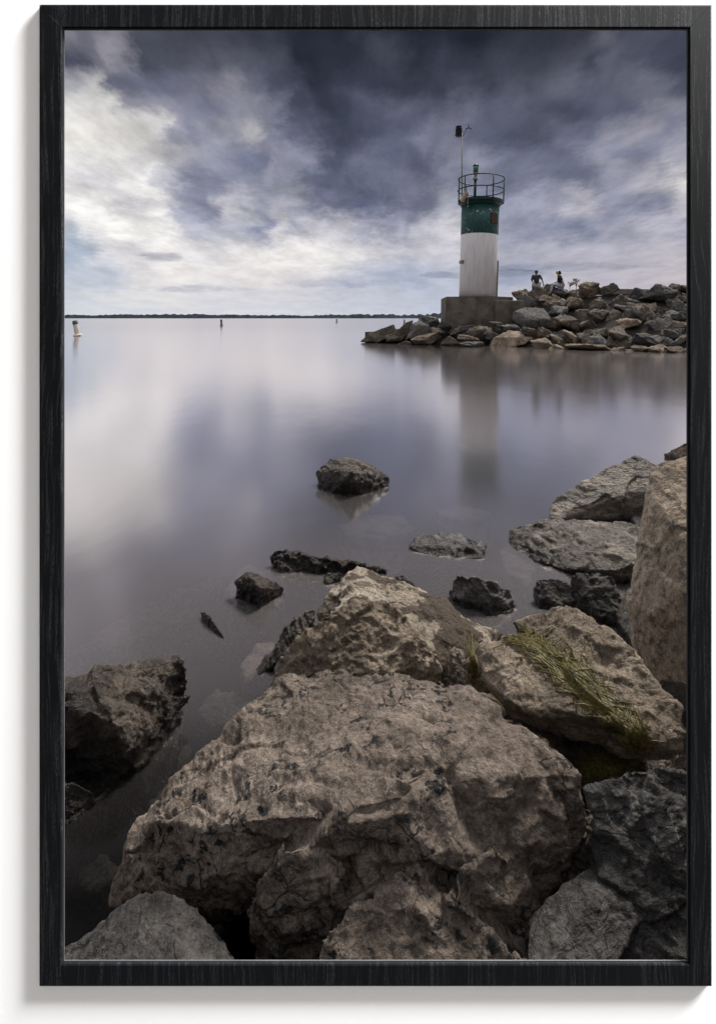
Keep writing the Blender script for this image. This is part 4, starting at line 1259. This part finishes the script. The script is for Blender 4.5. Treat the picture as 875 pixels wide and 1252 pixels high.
# rusty plate set in the green band
def on_shaft(name, mat, pxc, z0, z1, wd, dp, bev=.01):
    x_ = (pxc - 586.0) * S
    r0 = rt_ + .012
    a_ = math.asin(max(-.99, min(.99, x_ / r0)))
    bm = bmesh.new()
    M_ = Matrix.Translation((r0 * math.sin(a_), -r0 * math.cos(a_), (z0 + z1) / 2)) @ Matrix.Rotation(a_, 4, 'Z')
    bmesh.ops.create_cube(bm, size=1.0, matrix=M_ @ Matrix.Diagonal((wd, dp, z1 - z0, 1)))
    bmesh.ops.bevel(bm, geom=list(bm.edges), offset=bev, segments=1, affect='EDGES')
    return lh(name, bm, mat)
on_shaft('vent_plate', M_RUST, 598.5, hz(276.5), hz(263), 10.0 * S, .10)
on_shaft('wall_bracket', M_STEEL, 564.8, hz(324), hz(320), .28, .30)
bm = bmesh.new()
add_box(bm, (rb - .04, -.22, 0.02), (rb + .10, .02, hz(318)), bevel=.02)
lh('cable_duct', bm, M_STEEL)
# concrete plinth
M_PLINTH = simple('plinth_concrete', (0.105, 0.090, 0.076), 0.9, nscale=1.6, amt=0.55, bump=0.03)
x0, x1 = (541 - 583) * S, (600 - 583) * S
bm = bmesh.new()
yf = -1.5
zb_ = hz(408)
zt_ = -0.006
plan = [(x0, yf + .25), (x1, yf - .10), (x1 + 1.25, yf + 1.0), (x1 + 1.25, 2.6), (x0 + .3, 2.6)]
lo_ = [bm.verts.new((x - .03 * (1 if x > 0 else -1) * -1, y, zb_)) for x, y in plan]
up_ = [bm.verts.new((x, y, zt_)) for x, y in plan]
n = len(plan)
for i in range(n):
    bm.faces.new((lo_[i], lo_[(i + 1) % n], up_[(i + 1) % n], up_[i]))
bm.faces.new(up_); bm.faces.new(lo_[::-1])
bmesh.ops.bevel(bm, geom=[e for e in bm.edges if e.verts[0].co.z == e.verts[1].co.z or True], offset=.035, segments=2, affect='EDGES')
lh('plinth', bm, M_PLINTH, tilt=False)
bm = bmesh.new()
add_box(bm, ((597 - 583) * S, yf - .55, hz(408)), ((630 - 583) * S, yf + .9, hz(368.5)), rz=R(-7), bevel=.04)
lh('plinth_step', bm, M_PLINTH, tilt=False)

# ------------------------------------------------------------------ people sitting on the crest
M_SKIN = simple('skin', (0.35, 0.21, 0.15), 0.55, amt=0.08)
def cloth(name, c): return simple(name, c, 0.9, nscale=20, amt=0.2)
def skin_mesh(name, nodes, edges, root, lvl=2):
    bm = bmesh.new()
    lay = bm.verts.layers.skin.verify()
    vs_ = []
    for i, (p, r) in enumerate(nodes):
        v = bm.verts.new(p)
        v[lay].radius = (r, r) if not hasattr(r, '__len__') else r
        v[lay].use_root = (i == root)
        vs_.append(v)
    for a, b in edges:
        bm.edges.new((vs_[a], vs_[b]))
    me = bpy.data.meshes.new('tmp'); bm.to_mesh(me); bm.free()
    o = bpy.data.objects.new('tmp', me); COL.objects.link(o)
    m = o.modifiers.new('s', 'SKIN'); m.use_smooth_shade = True
    s = o.modifiers.new('ss', 'SUBSURF'); s.levels = lvl; s.render_levels = lvl
    out = bpy.data.meshes.new_from_object(o.evaluated_get(bpy.context.evaluated_depsgraph_get()))
    bpy.data.objects.remove(o); bpy.data.meshes.remove(me)
    out.name = name
    return out
def person(loc, face, lean, label, top_c, leg_c, hair_c, prop_arm):
    """Seated figure; hips at the origin, facing +X before rotation by `face`."""
    root = empty('person', loc)
    root.rotation_euler = (0, 0, face)
    root.scale = (1.22, 1.22, 1.22)
    tag(root, label, 'person', 'people sitting on the breakwater')
    L = Vector((math.sin(lean), 0, math.cos(lean)))
    P_ = lambda f, s, u: Vector((f, s, 0)) + L * u
    N, E = [], []
    def add(p, r, parent=None):
        N.append((p, r)); k = len(N) - 1
        if parent is not None: E.append((parent, k))
        return k
    pel = add(P_(0, 0, .02), (.13, .15))
    wai = add(P_(0, 0, .20), (.105, .13), pel)
    che = add(P_(.02, 0, .40), (.12, .16), wai)
    nek = add(P_(.02, 0, .555), .055, che)
    chin = add(P_(.05, 0, .63), (.065, .06), nek)
    hd = add(P_(.035, 0, .70), (.098, .078), chin)
    add(P_(.025, 0, .785), (.075, .062), hd)
    add(P_(.135, 0, .685), .014, hd)                       # nose
    for s in (-1, 1):
        add(P_(.03, s * .088, .69), .016, hd)              # ears
        sh = add(P_(.0, s * .17, .49), .058, che)
        if prop_arm and s == prop_arm:
            el = add(P_(-.06, s * .27, .26), .042, sh)
            wr = add(P_(-.10, s * .33, .04), .030, el)
            hd_ = add(P_(-.09, s * .34, -.02), .034, wr)
            base = P_(-.07, s * .34, -.05); dirf = Vector((.8, s * .2, -.15))
        else:
            el = add(P_(.10, s * .23, .24), .042, sh)
            wr = add(P_(.30, s * .13, .16), .030, el)
            hd_ = add(P_(.36, s * .10, .15), .034, wr)
            base = P_(.39, s * .10, .145); dirf = Vector((.9, -s * .2, -.4))
        dirf.normalize()
        side = Vector((0, 0, 1)).cross(dirf).normalized()
        for q in range(4):
            f0 = add(base + side * (q - 1.5) * .02, .0095, hd_)
            f1 = add(base + side * (q - 1.5) * .023 + dirf * (.035 + .006 * (q in (1, 2))), .009, f0)
            add(base + side * (q - 1.5) * .024 + dirf * .065 + Vector((0, 0, -.015)), .007, f1)
        th = add(base - dirf * .02 + side * .045 * s, .010, hd_)
        add(base + dirf * .02 + side * .062 * s, .008, th)
        hip = add(Vector((.03, s * .09, .0)), .09, pel)
        kn = add(Vector((.44, s * .12, .08)), .065, hip)
        an = add(Vector((.52, s * .12, -.34)), .042, kn)
        toe = add(Vector((.66, s * .13, -.40)), .036, an)
    body = link('body', skin_mesh('body', N, E, pel), M_SKIN, root)
    # clothes
    T, TE = [], []
    def tadd(p, r, parent=None):
        T.append((p, r)); k = len(T) - 1
        if parent is not None: TE.append((parent, k))
        return k
    a = tadd(P_(0, 0, .03), (.15, .17)); b_ = tadd(P_(0, 0, .2), (.125, .15), a); c_ = tadd(P_(.02, 0, .40), (.14, .18), b_); tadd(P_(.02, 0, .53), .075, c_)
    for s in (-1, 1):
        sh = tadd(P_(0, s * .17, .49), .073, c_)
        tadd(P_(-.06, s * .27, .26) if prop_arm == s else P_(.10, s * .23, .24), .056, sh)
    link('top', skin_mesh('top', T, TE, 0), cloth('top_cloth', top_c), root)
    T, TE = [], []
    a = tadd(Vector((0, 0, .02)), (.15, .17))
    for s in (-1, 1):
        h_ = tadd(Vector((.03, s * .09, .0)), .105, a); k_ = tadd(Vector((.44, s * .12, .08)), .08, h_); tadd(Vector((.515, s * .12, -.31)), .058, k_)
    link('trousers', skin_mesh('trousers', T, TE, 0), cloth('trouser_cloth', leg_c), root)
    T, TE = [], []
    a = tadd(P_(.0, 0, .765), (.115, .095)); b_ = tadd(P_(-.055, 0, .68), (.085, .088), a); tadd(P_(-.07, 0, .58), (.05, .07), b_)
    link('hair', skin_mesh('hair', T, TE, 0), cloth('hair_strands', hair_c), root)
    return root
def crest(px, py, off):
    return at(px, py, water_y(px) + off)
person(crest(655.5, 348.5, 5.9), R(78), R(6), 'left seated person in a dark blue top with long brown hair, leaning on one arm', (0.018, 0.026, 0.048), (0.35, 0.33, 0.31), (0.05, 0.032, 0.02), -1)
person(crest(686, 349.5, 5.5), R(165), R(12), 'right seated person in a black jacket and pale jeans with black hair', (0.010, 0.011, 0.015), (0.34, 0.36, 0.42), (0.008, 0.007, 0.007), 1)

# ------------------------------------------------------------------ dry weeds on the crest
M_DRY = simple('dry_plant', (0.17, 0.135, 0.07), 0.8, nscale=5, amt=0.5)
def dry_plant(px, py, hpx, seed, label):
    rng = random.Random(seed)
    c = crest(px, py, 4.6); s = c.y / F
    bm = bmesh.new()
    for _ in range(9):
        a_ = rng.uniform(0, 6.28); sp = rng.uniform(.05, .32); h_ = hpx * s * rng.uniform(.6, 1.0)
        p1 = Vector((math.cos(a_) * sp * .4, math.sin(a_) * sp * .4, h_ * .55)); p2 = Vector((math.cos(a_) * sp, math.sin(a_) * sp, h_))
        add_tube(bm, [(0, 0, -.75), (0, 0, 0), p1, p2], [.016, .014, .011, .008], 4)
        for _k in range(7):
            q = p1.lerp(p2, rng.uniform(.4, 1.05)) + Vector((rng.gauss(0, .04), rng.gauss(0, .04), rng.gauss(0, .03)))
            bmesh.ops.create_icosphere(bm, subdivisions=1, radius=rng.uniform(.012, .028), matrix=Matrix.Translation(q) @ Matrix.Diagonal((1, .6, 1.2, 1)))
    o = link('dry_plant', bm_mesh('dry_plant', bm), M_DRY, loc=c)
    tag(o, label, 'plant')
dry_plant(704, 351, 11, 1, 'taller yellow dry weed on the crest right of the seated people')
dry_plant(696, 351, 7, 2, 'shorter yellow dry weed on the crest beside the right seated person')

# ------------------------------------------------------------------ buoys
M_BWHITE = simple('white_buoy', (0.62, 0.58, 0.52), 0.5, nscale=3, amt=0.2)
M_BDARK = simple('dark_buoy_band', (0.05, 0.05, 0.055), 0.5)
M_BMID = simple('weathered_buoy', (0.16, 0.14, 0.13), 0.6)
def buoy(px, pyw, hpx, wpx, tilt, label, mats):
    Y = H * F / (pyw - HZ)
    s = Y / F
    root = empty('buoy', ((px - CX) * s, Y, 0)); root.rotation_euler = (R(3), tilt, 0)
    tag(root, label, 'buoy', 'marker buoys on the lake')
    h_, r0 = hpx * s, wpx * s / 2
    bm = bmesh.new(); add_lathe(bm, [(0, -.5), (r0, -.5), (r0, h_ * .74)], 20)
    link('float', bm_mesh('float', bm, True), mats[0], root)
    bm = bmesh.new(); add_lathe(bm, [(r0 * 1.01, h_ * .74), (r0 * 1.01, h_ * .95), (r0 * .6, h_), (0, h_)], 20)
    link('top_band', bm_mesh('top_band', bm, True), mats[1], root)
    bm = bmesh.new(); add_lathe(bm, [(r0 * .98, 0.0), (r0 * 1.75, .02), (r0 * 1.75, h_ * .10), (r0 * .98, h_ * .14)], 20)
    link('collar', bm_mesh('collar', bm, True), mats[0], root)
buoy(95.5, 411, 19.5, 6.0, R(-10), 'white spar buoy with a dark top near the left edge of the frame', (M_BWHITE, M_BDARK))
buoy(271, 398.5, 8, 2.6, R(-3), 'dark spar buoy in the middle distance left of centre', (M_BMID, M_BDARK))
buoy(411.5, 394.5, 4.5, 1.6, 0, 'tiny distant spar buoy nearest the far shore', (M_BMID, M_BDARK))
buoy(494, 397, 6.5, 2.0, 0, 'slim pale marker standing in the water behind the breakwater tip', (M_BMID, M_BMID))
